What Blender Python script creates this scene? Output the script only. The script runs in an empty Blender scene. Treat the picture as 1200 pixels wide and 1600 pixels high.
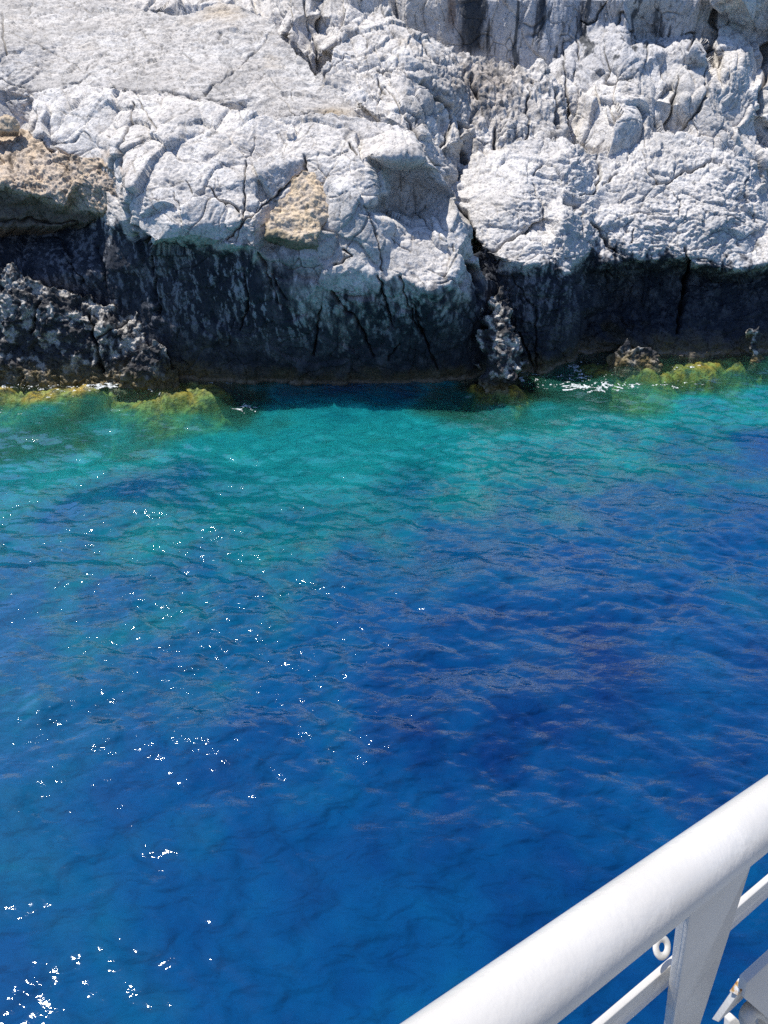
import bpy, math, random
import numpy as np
from mathutils import Vector, Matrix
from mathutils.geometry import delaunay_2d_cdt

# ------------------------------------------------------------------ camera, sky, sun
PITCH = math.radians(35.0)
EYE = np.array([0.0, 0.0, 7.0])
FPX = 1155.0                       # focal length for a 1200 px wide frame
SC = bpy.context.scene
COL = SC.collection
cam_d = bpy.data.cameras.new('camera')
cam = bpy.data.objects.new('camera', cam_d)
COL.objects.link(cam)
cam.location = EYE
cam.rotation_euler = (math.pi / 2 - PITCH, 0, 0)
cam_d.sensor_fit = 'VERTICAL'
cam_d.sensor_height = 36.0
cam_d.lens = 36.0 * FPX / 1600.0
cam_d.clip_start = 0.05
cam_d.clip_end = 6000
SC.camera = cam

SUN_EL, SUN_AZ = math.radians(66.0), math.radians(-62.0)     # azimuth from +Y towards +X
w = bpy.data.worlds.new('World')
SC.world = w
w.use_nodes = True
nt = w.node_tree
bg = nt.nodes['Background']
sky = nt.nodes.new('ShaderNodeTexSky')
sky.sky_type = 'NISHITA'
sky.sun_disc = False
sky.sun_elevation = SUN_EL
sky.sun_rotation = SUN_AZ
sky.air_density = 1.0
sky.dust_density = 0.6
sky.ozone_density = 5.0
tint = nt.nodes.new('ShaderNodeVectorMath'); tint.operation = 'MULTIPLY'
tint.inputs[1].default_value = (0.88, 0.98, 1.18)
nt.links.new(sky.outputs[0], tint.inputs[0])
nt.links.new(tint.outputs[0], bg.inputs[0])
bg.inputs[1].default_value = 0.105
sd = bpy.data.lights.new('sun', 'SUN')
sd.energy = 4.6
sd.angle = math.radians(0.5)
sd.color = (1.0, 0.965, 0.91)
sun = bpy.data.objects.new('sun', sd)
COL.objects.link(sun)
sdir = Vector((math.sin(SUN_AZ) * math.cos(SUN_EL), math.cos(SUN_AZ) * math.cos(SUN_EL), math.sin(SUN_EL)))
sun.rotation_euler = sdir.to_track_quat('Z', 'Y').to_euler()
sun.location = (-20, 20, 40)
SC.view_settings.view_transform = 'Standard'
SC.view_settings.look = 'None'
SC.view_settings.exposure = 0.36
SC.view_settings.gamma = 1.0
SC.cycles.use_denoising = False
SC.cycles.max_bounces = 6
SC.cycles.transparent_max_bounces = 8
SC.cycles.sample_clamp_indirect = 6.0
SC.cycles.caustics_reflective = False
SC.cycles.caustics_refractive = False

# ------------------------------------------------------------------ helpers
cp, sp = math.cos(PITCH), math.sin(PITCH)

def ray(px, py):
    u = (np.asarray(px, float) - 600.0) / FPX
    v = (800.0 - np.asarray(py, float)) / FPX
    return np.stack([u, cp + v * sp, -sp + v * cp], -1)

def at_y(px, py, Y):
    """a point on the sight line at horizontal distance Y"""
    r = ray(px, py)
    return EYE + r * (np.asarray(Y, float) / r[..., 1])[..., None]

def at_t(px, py, t):
    return EYE + ray(px, py) * np.asarray(t, float)[..., None]

def at_z(px, py, z):
    r = ray(px, py)
    return EYE + r * ((np.asarray(z, float) - EYE[2]) / r[..., 2])[..., None]

rng0 = np.random.default_rng(7)
PERM = rng0.permutation(256).astype(np.int64)
PERM = np.concatenate([PERM, PERM, PERM])
_g = rng0.normal(size=(256, 3))
GRAD = _g / np.linalg.norm(_g, axis=1)[:, None]
RND = rng0.random((256, 3))
RNV = rng0.normal(size=(256, 3))

def perlin(p):
    i = np.floor(p).astype(np.int64)
    f = p - i
    i &= 255
    u = f * f * f * (f * (f * 6 - 15) + 10)
    out = 0
    for dx in (0, 1):
        wx = u[:, 0] if dx else 1 - u[:, 0]
        for dy in (0, 1):
            wy = u[:, 1] if dy else 1 - u[:, 1]
            for dz in (0, 1):
                wz = u[:, 2] if dz else 1 - u[:, 2]
                h = PERM[PERM[PERM[(i[:, 0] + dx) & 255] + ((i[:, 1] + dy) & 255)] + ((i[:, 2] + dz) & 255)]
                g = GRAD[h]
                out = out + wx * wy * wz * (g[:, 0] * (f[:, 0] - dx) + g[:, 1] * (f[:, 1] - dy) + g[:, 2] * (f[:, 2] - dz))
    return out * 1.5

def fbm(p, octv=4, gain=0.5, lac=2.03):
    a, s, out = 1.0, 1.0, 0
    for k in range(octv):
        out = out + a * perlin(p * s + 17.3 * k)
        a *= gain
        s *= lac
    return out

def ridged(p, octv=4, gain=0.5, lac=2.1):
    a, s, out, n = 1.0, 1.0, 0, 0
    for k in range(octv):
        out = out + a * (1 - np.abs(perlin(p * s + 9.1 * k)) * 2.2)
        n += a
        a *= gain
        s *= lac
    return out / n

def worley(p):
    """returns F1, F2, tilt offset of the nearest cell and a random number of it"""
    i = np.floor(p).astype(np.int64)
    f = p - i
    n = len(p)
    f1 = np.full(n, 9.0); f2 = np.full(n, 9.0); til = np.zeros(n); rid = np.zeros(n)
    for dx in (-1, 0, 1):
        for dy in (-1, 0, 1):
            for dz in (-1, 0, 1):
                h = PERM[PERM[PERM[(i[:, 0] + dx) & 255] + ((i[:, 1] + dy) & 255)] + ((i[:, 2] + dz) & 255)]
                d = RND[h] + np.array([dx, dy, dz]) - f
                q = np.sqrt((d * d).sum(1))
                m = q < f1
                f2 = np.where(m, f1, np.minimum(f2, q))
                f1 = np.where(m, q, f1)
                til = np.where(m, -(d * RNV[h]).sum(1), til)
                rid = np.where(m, RND[h, 0], rid)
    return f1, f2, til, rid

def sstep(a, b, x):
    t = np.clip((x - a) / (b - a), 0, 1)
    return t * t * (3 - 2 * t)

def lerp(a, b, t):
    return a + (np.asarray(b) - a) * t[:, None]

def mesh_obj(name, verts, quads, mat, attrs=None, smooth=True, parent=None):
    me = bpy.data.meshes.new(name)
    verts = np.ascontiguousarray(verts, np.float32)
    quads = np.ascontiguousarray(quads, np.int32)
    k = quads.shape[1]
    me.vertices.add(len(verts))
    me.vertices.foreach_set('co', verts.ravel())
    me.loops.add(quads.size)
    me.loops.foreach_set('vertex_index', quads.ravel())
    me.polygons.add(len(quads))
    me.polygons.foreach_set('loop_start', np.arange(0, quads.size, k, dtype=np.int32))
    me.polygons.foreach_set('loop_total', np.full(len(quads), k, np.int32))
    me.update(calc_edges=True)
    me.validate()
    if smooth:
        me.polygons.foreach_set('use_smooth', np.ones(len(me.polygons), bool))
    for an, val in (attrs or {}).items():
        val = np.asarray(val, np.float32)
        if val.ndim == 2:
            a = me.attributes.new(an, 'FLOAT_COLOR', 'POINT')
            rgba = np.ones((len(val), 4), np.float32)
            rgba[:, :3] = val
            a.data.foreach_set('color', rgba.ravel())
        else:
            a = me.attributes.new(an, 'FLOAT', 'POINT')
            a.data.foreach_set('value', val)
    me.materials.append(mat)
    o = bpy.data.objects.new(name, me)
    COL.objects.link(o)
    if parent is not None:
        o.parent = parent
    return o

def tag(o, label=None, cat=None, group=None, kind=None):
    if label: o['label'] = label
    if cat: o['category'] = cat
    if group: o['group'] = group
    if kind: o['kind'] = kind
    return o

# ------------------------------------------------------------------ materials
def new_mat(name):
    m = bpy.data.materials.new(name)
    m.use_nodes = True
    m.node_tree.nodes.clear()
    return m, m.node_tree.nodes, m.node_tree.links

def rock_material(name, rough=0.9, bump=0.012, scale=26.0):
    m, N, L = new_mat(name)
    out = N.new('ShaderNodeOutputMaterial')
    b = N.new('ShaderNodeBsdfPrincipled')
    L.new(b.outputs[0], out.inputs[0])
    at = N.new('ShaderNodeAttribute'); at.attribute_name = 'Col'
    we = N.new('ShaderNodeAttribute'); we.attribute_name = 'wet'
    tc = N.new('ShaderNodeTexCoord')
    n1 = N.new('ShaderNodeTexNoise'); n1.inputs['Scale'].default_value = scale
    n1.inputs['Detail'].default_value = 7; n1.inputs['Roughness'].default_value = 0.68
    n2 = N.new('ShaderNodeTexVoronoi'); n2.inputs['Scale'].default_value = scale * 0.9
    L.new(tc.outputs['Object'], n1.inputs['Vector'])
    L.new(tc.outputs['Object'], n2.inputs['Vector'])
    mr = N.new('ShaderNodeMapRange')
    mr.inputs['From Min'].default_value = 0.3; mr.inputs['From Max'].default_value = 0.7
    mr.inputs['To Min'].default_value = 0.80; mr.inputs['To Max'].default_value = 1.14
    L.new(n1.outputs['Fac'], mr.inputs['Value'])
    mul = N.new('ShaderNodeVectorMath'); mul.operation = 'SCALE'
    L.new(at.outputs['Color'], mul.inputs[0]); L.new(mr.outputs[0], mul.inputs['Scale'])
    L.new(mul.outputs[0], b.inputs['Base Color'])
    add = N.new('ShaderNodeMath'); add.operation = 'MULTIPLY_ADD'
    L.new(n2.outputs['Distance'], add.inputs[0]); add.inputs[1].default_value = 0.5
    L.new(n1.outputs['Fac'], add.inputs[2])
    n3 = N.new('ShaderNodeTexNoise'); n3.inputs['Scale'].default_value = scale * 0.55
    n3.inputs['Detail'].default_value = 5; n3.inputs['Roughness'].default_value = 0.75; n3.inputs['Distortion'].default_value = 0.4
    L.new(tc.outputs['Object'], n3.inputs['Vector'])
    pit = N.new('ShaderNodeMapRange'); pit.inputs['From Min'].default_value = 0.34; pit.inputs['From Max'].default_value = 0.46
    L.new(n3.outputs['Fac'], pit.inputs['Value'])
    add2 = N.new('ShaderNodeMath'); add2.operation = 'MULTIPLY_ADD'
    L.new(pit.outputs[0], add2.inputs[0]); add2.inputs[1].default_value = 0.9
    L.new(add.outputs[0], add2.inputs[2])
    bp = N.new('ShaderNodeBump'); bp.inputs['Distance'].default_value = bump
    bp.inputs['Strength'].default_value = 1.0
    L.new(add2.outputs[0], bp.inputs['Height'])
    L.new(bp.outputs[0], b.inputs['Normal'])
    r = N.new('ShaderNodeMapRange'); r.inputs['To Min'].default_value = rough; r.inputs['To Max'].default_value = 0.42
    L.new(we.outputs['Fac'], r.inputs['Value'])
    L.new(r.outputs[0], b.inputs['Roughness'])
    b.inputs['Specular IOR Level'].default_value = 0.3
    return m

M_ROCK = rock_material('limestone', 0.9, 0.011, 24.0)
M_WATERROCK = rock_material('spray_zone_rock', 0.8, 0.02, 18.0)

def water_material():
    m, N, L = new_mat('sea_water')
    out = N.new('ShaderNodeOutputMaterial')
    dep = N.new('ShaderNodeAttribute'); dep.attribute_name = 'depth'
    calm = N.new('ShaderNodeAttribute'); calm.attribute_name = 'calm'
    geo = N.new('ShaderNodeNewGeometry')
    # fine ripples
    mp = N.new('ShaderNodeMapping'); mp.inputs['Scale'].default_value = (1.0, 2.2, 1.0)
    mp.inputs['Rotation'].default_value = (0, 0, 0.22)
    L.new(geo.outputs['Position'], mp.inputs['Vector'])
    n = N.new('ShaderNodeTexNoise'); n.inputs['Scale'].default_value = 5.5; n.inputs['Detail'].default_value = 3.0
    n.inputs['Roughness'].default_value = 0.5; n.inputs['Distortion'].default_value = 0.6
    L.new(mp.outputs[0], n.inputs['Vector'])
    bp = N.new('ShaderNodeBump'); bp.inputs['Distance'].default_value = 0.02
    st = N.new('ShaderNodeMapRange'); st.inputs['To Min'].default_value = 0.6; st.inputs['To Max'].default_value = 0.2
    L.new(calm.outputs['Fac'], st.inputs['Value']); L.new(st.outputs[0], bp.inputs['Strength'])
    L.new(n.outputs['Fac'], bp.inputs['Height'])
    # body colour by depth
    mr = N.new('ShaderNodeMapRange'); mr.inputs['From Max'].default_value = 12.0
    L.new(dep.outputs['Fac'], mr.inputs['Value'])
    cr = N.new('ShaderNodeValToRGB')
    e = cr.color_ramp.elements
    pts = [(0.0, (0.03, 0.08, 0.04)), (0.12, (0.020, 0.150, 0.115)), (0.23, (0.008, 0.235, 0.250)), (0.36, (0.003, 0.125, 0.155)),
           (0.50, (0.0015, 0.070, 0.155)), (0.72, (0.001, 0.048, 0.150)), (1.0, (0.001, 0.021, 0.098))]
    e[0].position, e[0].color = pts[0][0], (*pts[0][1], 1)
    e[1].position, e[1].color = pts[-1][0], (*pts[-1][1], 1)
    for p_, c_ in pts[1:-1]:
        q = e.new(p_); q.color = (*c_, 1)
    L.new(mr.outputs[0], cr.inputs['Fac'])
    dif = N.new('ShaderNodeBsdfPrincipled'); L.new(cr.outputs[0], dif.inputs['Base Color'])
    dif.inputs['Specular IOR Level'].default_value = 0.0
    dif.inputs['Roughness'].default_value = 1.0
    dif.subsurface_method = 'BURLEY'
    dif.inputs['Subsurface Weight'].default_value = 0.55
    mpb = N.new('ShaderNodeMapping'); mpb.inputs['Scale'].default_value = (1.0, 1.7, 1.0); mpb.inputs['Rotation'].default_value = (0, 0, -0.3)
    L.new(geo.outputs['Position'], mpb.inputs['Vector'])
    nb = N.new('ShaderNodeTexNoise'); nb.inputs['Scale'].default_value = 2.3; nb.inputs['Detail'].default_value = 2.5; nb.inputs['Roughness'].default_value = 0.5; nb.inputs['Distortion'].default_value = 0.25
    L.new(mpb.outputs[0], nb.inputs['Vector'])
    bpb = N.new('ShaderNodeBump'); bpb.inputs['Distance'].default_value = 0.30; bpb.inputs['Strength'].default_value = 1.0
    L.new(nb.outputs['Fac'], bpb.inputs['Height']); L.new(bpb.outputs[0], dif.inputs['Normal'])
    dif.inputs['Subsurface Radius'].default_value = (0.5, 1.0, 1.0)
    dif.inputs['Subsurface Scale'].default_value = 0.8
    # clarity by depth
    tr = N.new('ShaderNodeBsdfTransparent')
    def ex(k):
        a = N.new('ShaderNodeMath'); a.operation = 'MULTIPLY'; a.inputs[1].default_value = -k
        L.new(dep.outputs['Fac'], a.inputs[0])
        b = N.new('ShaderNodeMath'); b.operation = 'EXPONENT'; L.new(a.outputs[0], b.inputs[0])
        return b
    cc = N.new('ShaderNodeCombineColor')
    for i_, k_ in enumerate((0.75, 0.16, 0.22)):
        L.new(ex(k_).outputs[0], cc.inputs[i_])
    L.new(cc.outputs[0], tr.inputs['Color'])
    cl = ex(0.5)
    mx = N.new('ShaderNodeMixShader')
    L.new(cl.outputs[0], mx.inputs[0]); L.new(dif.outputs[0], mx.inputs[1]); L.new(tr.outputs[0], mx.inputs[2])
    gl = N.new('ShaderNodeBsdfGlossy'); gl.inputs['Roughness'].default_value = 0.02; gl.inputs['Color'].default_value = (0.86, 0.95, 1.0, 1)
    L.new(bp.outputs[0], gl.inputs['Normal'])
    lw = N.new('ShaderNodeLayerWeight'); lw.inputs['Blend'].default_value = 0.5
    L.new(bp.outputs[0], lw.inputs['Normal'])
    pw = N.new('ShaderNodeMath'); pw.operation = 'POWER'; pw.inputs[1].default_value = 3.0
    L.new(lw.outputs['Facing'], pw.inputs[0])
    fr = N.new('ShaderNodeMath'); fr.operation = 'MULTIPLY_ADD'; fr.inputs[1].default_value = 3.0; fr.inputs[2].default_value = 0.012
    L.new(pw.outputs[0], fr.inputs[0])
    cap = N.new('ShaderNodeMath'); cap.operation = 'MINIMUM'; cap.inputs[1].default_value = 0.27
    L.new(fr.outputs[0], cap.inputs[0]); fr = cap
    m2 = N.new('ShaderNodeMixShader')
    L.new(fr.outputs[0], m2.inputs[0]); L.new(mx.outputs[0], m2.inputs[1]); L.new(gl.outputs[0], m2.inputs[2])
    L.new(m2.outputs[0], out.inputs[0])
    return m
M_WATER = water_material()

def paint_material():
    m, N, L = new_mat('white_marine_paint')
    out = N.new('ShaderNodeOutputMaterial')
    b = N.new('ShaderNodeBsdfPrincipled'); L.new(b.outputs[0], out.inputs[0])
    tc = N.new('ShaderNodeTexCoord')
    n0 = N.new('ShaderNodeTexNoise'); n0.inputs['Scale'].default_value = 9; n0.inputs['Detail'].default_value = 4
    L.new(tc.outputs['Object'], n0.inputs['Vector'])
    cr = N.new('ShaderNodeValToRGB')
    cr.color_ramp.elements[0].position = 0.35; cr.color_ramp.elements[0].color = (0.56, 0.535, 0.49, 1)
    cr.color_ramp.elements[1].position = 0.65; cr.color_ramp.elements[1].color = (0.62, 0.595, 0.55, 1)
    L.new(n0.outputs['Fac'], cr.inputs['Fac']); L.new(cr.outputs[0], b.inputs['Base Color'])
    n1 = N.new('ShaderNodeTexNoise'); n1.inputs['Scale'].default_value = 120; n1.inputs['Detail'].default_value = 2
    n2 = N.new('ShaderNodeTexNoise'); n2.inputs['Scale'].default_value = 18; n2.inputs['Detail'].default_value = 1
    L.new(tc.outputs['Object'], n1.inputs['Vector']); L.new(tc.outputs['Object'], n2.inputs['Vector'])
    mu = N.new('ShaderNodeMath'); mu.operation = 'MULTIPLY'
    L.new(n1.outputs['Fac'], mu.inputs[0]); L.new(n2.outputs['Fac'], mu.inputs[1])
    bp = N.new('ShaderNodeBump'); bp.inputs['Distance'].default_value = 0.0016; bp.inputs['Strength'].default_value = 0.6
    L.new(mu.outputs[0], bp.inputs['Height']); L.new(bp.outputs[0], b.inputs['Normal'])
    b.inputs['Roughness'].default_value = 0.3
    b.inputs['Coat Weight'].default_value = 0.15
    return m
M_PAINT = paint_material()

def rust_material():
    m, N, L = new_mat('rusting_paint')
    out = N.new('ShaderNodeOutputMaterial')
    b = N.new('ShaderNodeBsdfPrincipled'); L.new(b.outputs[0], out.inputs[0])
    tc = N.new('ShaderNodeTexCoord')
    n0 = N.new('ShaderNodeTexNoise'); n0.inputs['Scale'].default_value = 95; n0.inputs['Detail'].default_value = 5
    L.new(tc.outputs['Object'], n0.inputs['Vector'])
    cr = N.new('ShaderNodeValToRGB')
    e = cr.color_ramp.elements
    e[0].position = 0.42; e[0].color = (0.78, 0.77, 0.74, 1)
    e[1].position = 0.60; e[1].color = (0.25, 0.09, 0.02, 1)
    q = e.new(0.5); q.color = (0.62, 0.36, 0.12, 1)
    L.new(n0.outputs['Fac'], cr.inputs['Fac']); L.new(cr.outputs[0], b.inputs['Base Color'])
    b.inputs['Roughness'].default_value = 0.7
    return m
M_RUST = rust_material()

def foam_material():
    m, N, L = new_mat('sea_foam')
    out = N.new('ShaderNodeOutputMaterial')
    b = N.new('ShaderNodeBsdfPrincipled'); L.new(b.outputs[0], out.inputs[0])
    b.inputs['Base Color'].default_value = (0.70, 0.74, 0.74, 1)
    b.inputs['Roughness'].default_value = 0.6
    tc = N.new('ShaderNodeTexCoord'); n = N.new('ShaderNodeTexNoise'); n.inputs['Scale'].default_value = 22; n.inputs['Detail'].default_value = 6; n.inputs['Roughness'].default_value = 0.7
    L.new(tc.outputs['Object'], n.inputs['Vector'])
    mr = N.new('ShaderNodeMapRange'); mr.inputs['From Min'].default_value = 0.42; mr.inputs['From Max'].default_value = 0.58; mr.inputs['To Min'].default_value = 0.1
    L.new(n.outputs['Fac'], mr.inputs['Value']); L.new(mr.outputs[0], b.inputs['Alpha'])
    return m
M_FOAM = foam_material()

# ------------------------------------------------------------------ rock masses
def axis(lo, hi, flo, fhi, fine, coarse):
    a = [flo]
    while a[-1] < fhi: a.append(a[-1] + fine)
    s = fine
    while a[-1] < hi:
        s = min(s * 1.05, coarse); a.append(a[-1] + s)
    b = [flo]; s = fine
    while b[-1] > lo:
        s = min(s * 1.05, coarse); b.append(b[-1] - s)
    return np.array(b[::-1][:-1] + a)

def blur(a, s):
    if s <= 0: return a
    r = int(3 * s) + 1
    k = np.exp(-0.5 * (np.arange(-r, r + 1) / s) ** 2); k /= k.sum()
    for ax in (0, 1):
        pad = [(0, 0), (0, 0)]; pad[ax] = (r, r)
        b = np.pad(a, pad, mode='edge')
        out = np.zeros_like(a)
        for j, kk in enumerate(k):
            out += kk * (b[j:j + a.shape[0], :] if ax == 0 else b[:, j:j + a.shape[1]])
        a = out
    return a

def interp(points, GX, GY, edges=()):
    """facets between the control points; 1/t is linear over a plane, so each facet is flat"""
    P = np.array(points, float)
    r = ray(P[:, 0], P[:, 1])
    inv = r[:, 1] / P[:, 2]
    xs, ys = GX[0], GY[:, 0]
    co, _, tris, ov, _, _ = delaunay_2d_cdt([Vector((a, b)) for a, b in P[:, :2]], list(edges), [], 0, 1e-4)
    val = []
    for k, c in enumerate(co):
        o = ov[k]
        if o: val.append(inv[o[0]])
        else:
            d = (P[:, 0] - c[0]) ** 2 + (P[:, 1] - c[1]) ** 2
            j = np.argsort(d)[:2]
            wgt = 1 / (d[j] + 1e-6); val.append((inv[j] * wgt).sum() / wgt.sum())
    val = np.array(val)
    out = np.full(GX.shape, np.nan)
    C = np.array([(c[0], c[1]) for c in co])
    for t in tris:
        a, b, c = C[t[0]], C[t[1]], C[t[2]]
        i0, i1 = np.searchsorted(xs, min(a[0], b[0], c[0])), np.searchsorted(xs, max(a[0], b[0], c[0]), 'right')
        j0, j1 = np.searchsorted(ys, min(a[1], b[1], c[1])), np.searchsorted(ys, max(a[1], b[1], c[1]), 'right')
        if i1 <= i0 or j1 <= j0: continue
        X, Y = GX[j0:j1, i0:i1], GY[j0:j1, i0:i1]
        den = (b[1] - c[1]) * (a[0] - c[0]) + (c[0] - b[0]) * (a[1] - c[1])
        if abs(den) < 1e-9: continue
        l0 = ((b[1] - c[1]) * (X - c[0]) + (c[0] - b[0]) * (Y - c[1])) / den
        l1 = ((c[1] - a[1]) * (X - c[0]) + (a[0] - c[0]) * (Y - c[1])) / den
        l2 = 1 - l0 - l1
        m = (l0 >= -1e-6) & (l1 >= -1e-6) & (l2 >= -1e-6)
        v = l0 * val[t[0]] + l1 * val[t[1]] + l2 * val[t[2]]
        sub = out[j0:j1, i0:i1]
        sub[m] = v[m]
    bad = np.isnan(out)
    if bad.any():
        jj, ii = np.nonzero(bad)
        for s in range(0, len(jj), 20000):
            X, Y = GX[jj[s:s + 20000], ii[s:s + 20000]], GY[jj[s:s + 20000], ii[s:s + 20000]]
            d = (X[:, None] - P[None, :, 0]) ** 2 + (Y[:, None] - P[None, :, 1]) ** 2
            out[jj[s:s + 20000], ii[s:s + 20000]] = inv[np.argmin(d, 1)]
    return out

def inside(poly, X, Y):
    P = np.array(poly, float)
    m = np.zeros(X.shape, bool)
    j = len(P) - 1
    for i in range(len(P)):
        xi, yi, xj, yj = P[i, 0], P[i, 1], P[j, 0], P[j, 1]
        if yi != yj:
            m ^= ((yi > Y) != (yj > Y)) & (X < (xj - xi) * (Y - yi) / (yj - yi) + xi)
        j = i
    return m

def seg_dist(poly, X, Y):
    """distance to a polyline and the width wanted there (vertices: x, y, width)"""
    best = np.full(X.shape, 1e9); wd = np.zeros(X.shape)
    for (x0, y0, w0), (x1, y1, w1) in zip(poly[:-1], poly[1:]):
        dx, dy = x1 - x0, y1 - y0
        t = np.clip(((X - x0) * dx + (Y - y0) * dy) / (dx * dx + dy * dy + 1e-9), 0, 1)
        d = np.hypot(X - x0 - t * dx, Y - y0 - t * dy)
        m = d < best
        best = np.where(m, d, best); wd = np.where(m, w0 + (w1 - w0) * t, wd)
    return best, wd

def grid_normals(P):
    gx = np.gradient(P, axis=1); gy = np.gradient(P, axis=0)
    n = np.cross(gx, gy)
    n /= np.linalg.norm(n, axis=2)[..., None] + 1e-12
    v = EYE - P
    s = np.sign((n * v).sum(2))[..., None]
    return n * s

def rock(name, ctl, outline, relief, colour, xr, yr, fine=1.25, soft=2.0, jag=4.0, back=1.6, cracks=(), edges=(), mat=None, seed=0, frame=(-40, 1240, -30, 650)):
    xs = axis(xr[0], xr[1], max(xr[0], frame[0]), min(xr[1], frame[1]), fine, 6.5)
    ys = axis(yr[0], yr[1], max(yr[0], frame[2]), min(yr[1], frame[3]), fine, 6.5)
    GX, GY = np.meshgrid(xs, ys)
    inv = blur(interp(ctl, GX, GY, edges), soft)
    r = ray(GX, GY)
    P = EYE + r / inv[..., None]
    n = grid_normals(P)
    nb = np.stack([blur(n[..., k], 3.0) for k in range(3)], -1)
    nb /= np.linalg.norm(nb, axis=2)[..., None]
    q = P.reshape(-1, 3) + seed * 3.7
    d, ex = relief(q, P.reshape(-1, 3), GX.ravel(), GY.ravel(), n.reshape(-1, 3))
    crk = np.zeros(GX.size)
    wx = perlin(np.stack([GX.ravel() / 14, GY.ravel() / 14, np.full(GX.size, 3.1 + seed)], -1)) * 5
    wy = perlin(np.stack([GX.ravel() / 14, GY.ravel() / 14, np.full(GX.size, 8.7 + seed)], -1)) * 5
    for c in cracks:
        dist, wd = seg_dist(c, GX.ravel() + wx, GY.ravel() + wy)
        k = np.exp(-(dist / np.maximum(wd * 0.6, 0.7)) ** 2)
        crk = np.maximum(crk, k * np.minimum(1, wd / 2.0))
        d = d - k * 0.055 * wd
    if 'f' in ex:
        qq = q + 0.35 * ex['w']
        e1, e2, _, er = worley(qq * 0.9 + 40)
        hair = np.exp(-((e2 - e1) / 0.012) ** 2) * sstep(-0.15, 0.25, fbm(qq * 1.3 + 77, 2))
        e1, e2, _, er = worley(qq * 2.4 + 60)
        hair = np.maximum(hair, 0.75 * np.exp(-((e2 - e1) / 0.022) ** 2) * sstep(0.0, 0.4, fbm(qq * 1.7 + 27, 2)))
        d = d - 0.035 * hair
        crk = np.maximum(crk, 0.75 * hair)
    P = P + nb * d.reshape(GX.shape)[..., None]
    m = inside(outline, GX.ravel() + wx * jag / 5, GY.ravel() + wy * jag / 5).reshape(GX.shape) if outline else np.ones(GX.shape, bool)
    V = P.reshape(-1, 3)
    C, wet = colour(q, V, GX.ravel(), GY.ravel(), n.reshape(-1, 3), d, ex)
    C = C * (1 - 0.72 * crk)[:, None]
    C = np.clip(C, 0.004, 0.9)
    idx = np.arange(GX.size).reshape(GX.shape)
    fm = m[:-1, :-1] & m[1:, :-1] & m[:-1, 1:] & m[1:, 1:]
    a, b, c_, d_ = idx[:-1, :-1][fm], idx[:-1, 1:][fm], idx[1:, 1:][fm], idx[1:, :-1][fm]
    quads = np.stack([a, d_, c_, b], -1)
    # boundary edges -> a rim going back into the rock, so the mass is thick
    e = np.concatenate([quads[:, [0, 1]], quads[:, [1, 2]], quads[:, [2, 3]], quads[:, [3, 0]]])
    key = np.minimum(e[:, 0], e[:, 1]).astype(np.int64) * GX.size + np.maximum(e[:, 0], e[:, 1])
    uq, ix, ct = np.unique(key, return_index=True, return_counts=True)
    be = e[ix[ct == 1]]
    bv = np.unique(be)
    vd = V[bv] - EYE
    vd /= np.linalg.norm(vd, axis=1)[:, None]
    lay = [V]; cols = [C]; wets = [wet]; prev = {v: v for v in bv}
    remap_prev = np.full(GX.size, -1, np.int64); remap_prev[bv] = bv
    base = GX.size; Q = [quads]
    cen = V[bv].mean(0)
    for step, (bk, dn) in enumerate(((0.12, 0.10), (0.45, 0.30), (1.0, 0.75))):
        nv = V[bv] + vd * (back * bk) + np.array([0, 0, -1.0]) * back * dn * 0.35
        nv += (cen - V[bv]) * np.array([0.06, 0, 0.03]) * step
        remap = np.full(GX.size, -1, np.int64); remap[bv] = np.arange(base, base + len(bv))
        Q.append(np.stack([remap_prev[be[:, 1]], remap_prev[be[:, 0]], remap[be[:, 0]], remap[be[:, 1]]], -1))
        lay.append(nv); cols.append(C[bv]); wets.append(wet[bv])
        base += len(bv); remap_prev = remap
    V2 = np.concatenate(lay); C2 = np.concatenate(cols); W2 = np.concatenate(wets); Q2 = np.concatenate(Q)
    used = np.unique(Q2)
    rm = np.full(len(V2), -1, np.int64); rm[used] = np.arange(len(used))
    org = V2[used].mean(0); org[2] = V2[used][:, 2].min()
    o = mesh_obj(name, V2[used] - org, rm[Q2], mat or M_ROCK, {'Col': C2[used], 'wet': W2[used]})
    o.location = org
    return o

# --- reliefs
def relief_lime(q, P, X, Y, n, ang=0.0, stretch=(1, 1, 1), big=1.0, pit=1.0, cell=0.55):
    s = np.array(stretch)
    wv = np.stack([fbm(q * 0.9 + 5, 2), fbm(q * 0.9 + 31, 2), fbm(q * 0.9 + 57, 2)], -1)
    p = (q + wv * 0.25) * s
    d = 0.13 * big * fbm(p * 0.55, 3)
    f1, f2, til, rid = worley(p / cell)
    d += big * (0.11 * til * cell + 0.05 * (rid - 0.5))
    d -= 0.035 * big * np.exp(-((f2 - f1) / 0.07) ** 2)
    g1, g2, til2, rid2 = worley(p / (cell * 0.33) + 11)
    d += pit * (0.045 * til2 * cell * 0.33 + 0.012 * (rid2 - 0.5))
    d -= 0.012 * pit * np.exp(-((g2 - g1) / 0.12) ** 2)
    pit = pit * (0.30 + 0.95 * sstep(-0.35, 0.45, fbm(q * 0.75 + 200, 3)))
    r = ridged(p * 3.2, 4)
    d += 0.024 * pit * (r - 0.5)
    h = fbm(p * 14.0, 3, 0.6)
    d += 0.012 * pit * h
    pits = sstep(0.35, 0.8, perlin(p * 7.5 + 3))
    d -= 0.03 * pit * pits
    return d, dict(f=f2 - f1, r=r, h=h, pits=pits, rid=rid, w=wv)

LIME = np.array([0.64, 0.595, 0.54])
LIME_D = np.array([0.41, 0.375, 0.335])
LIME_W = np.array([0.75, 0.71, 0.655])
BLACK = np.array([0.021, 0.026, 0.037])

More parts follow.
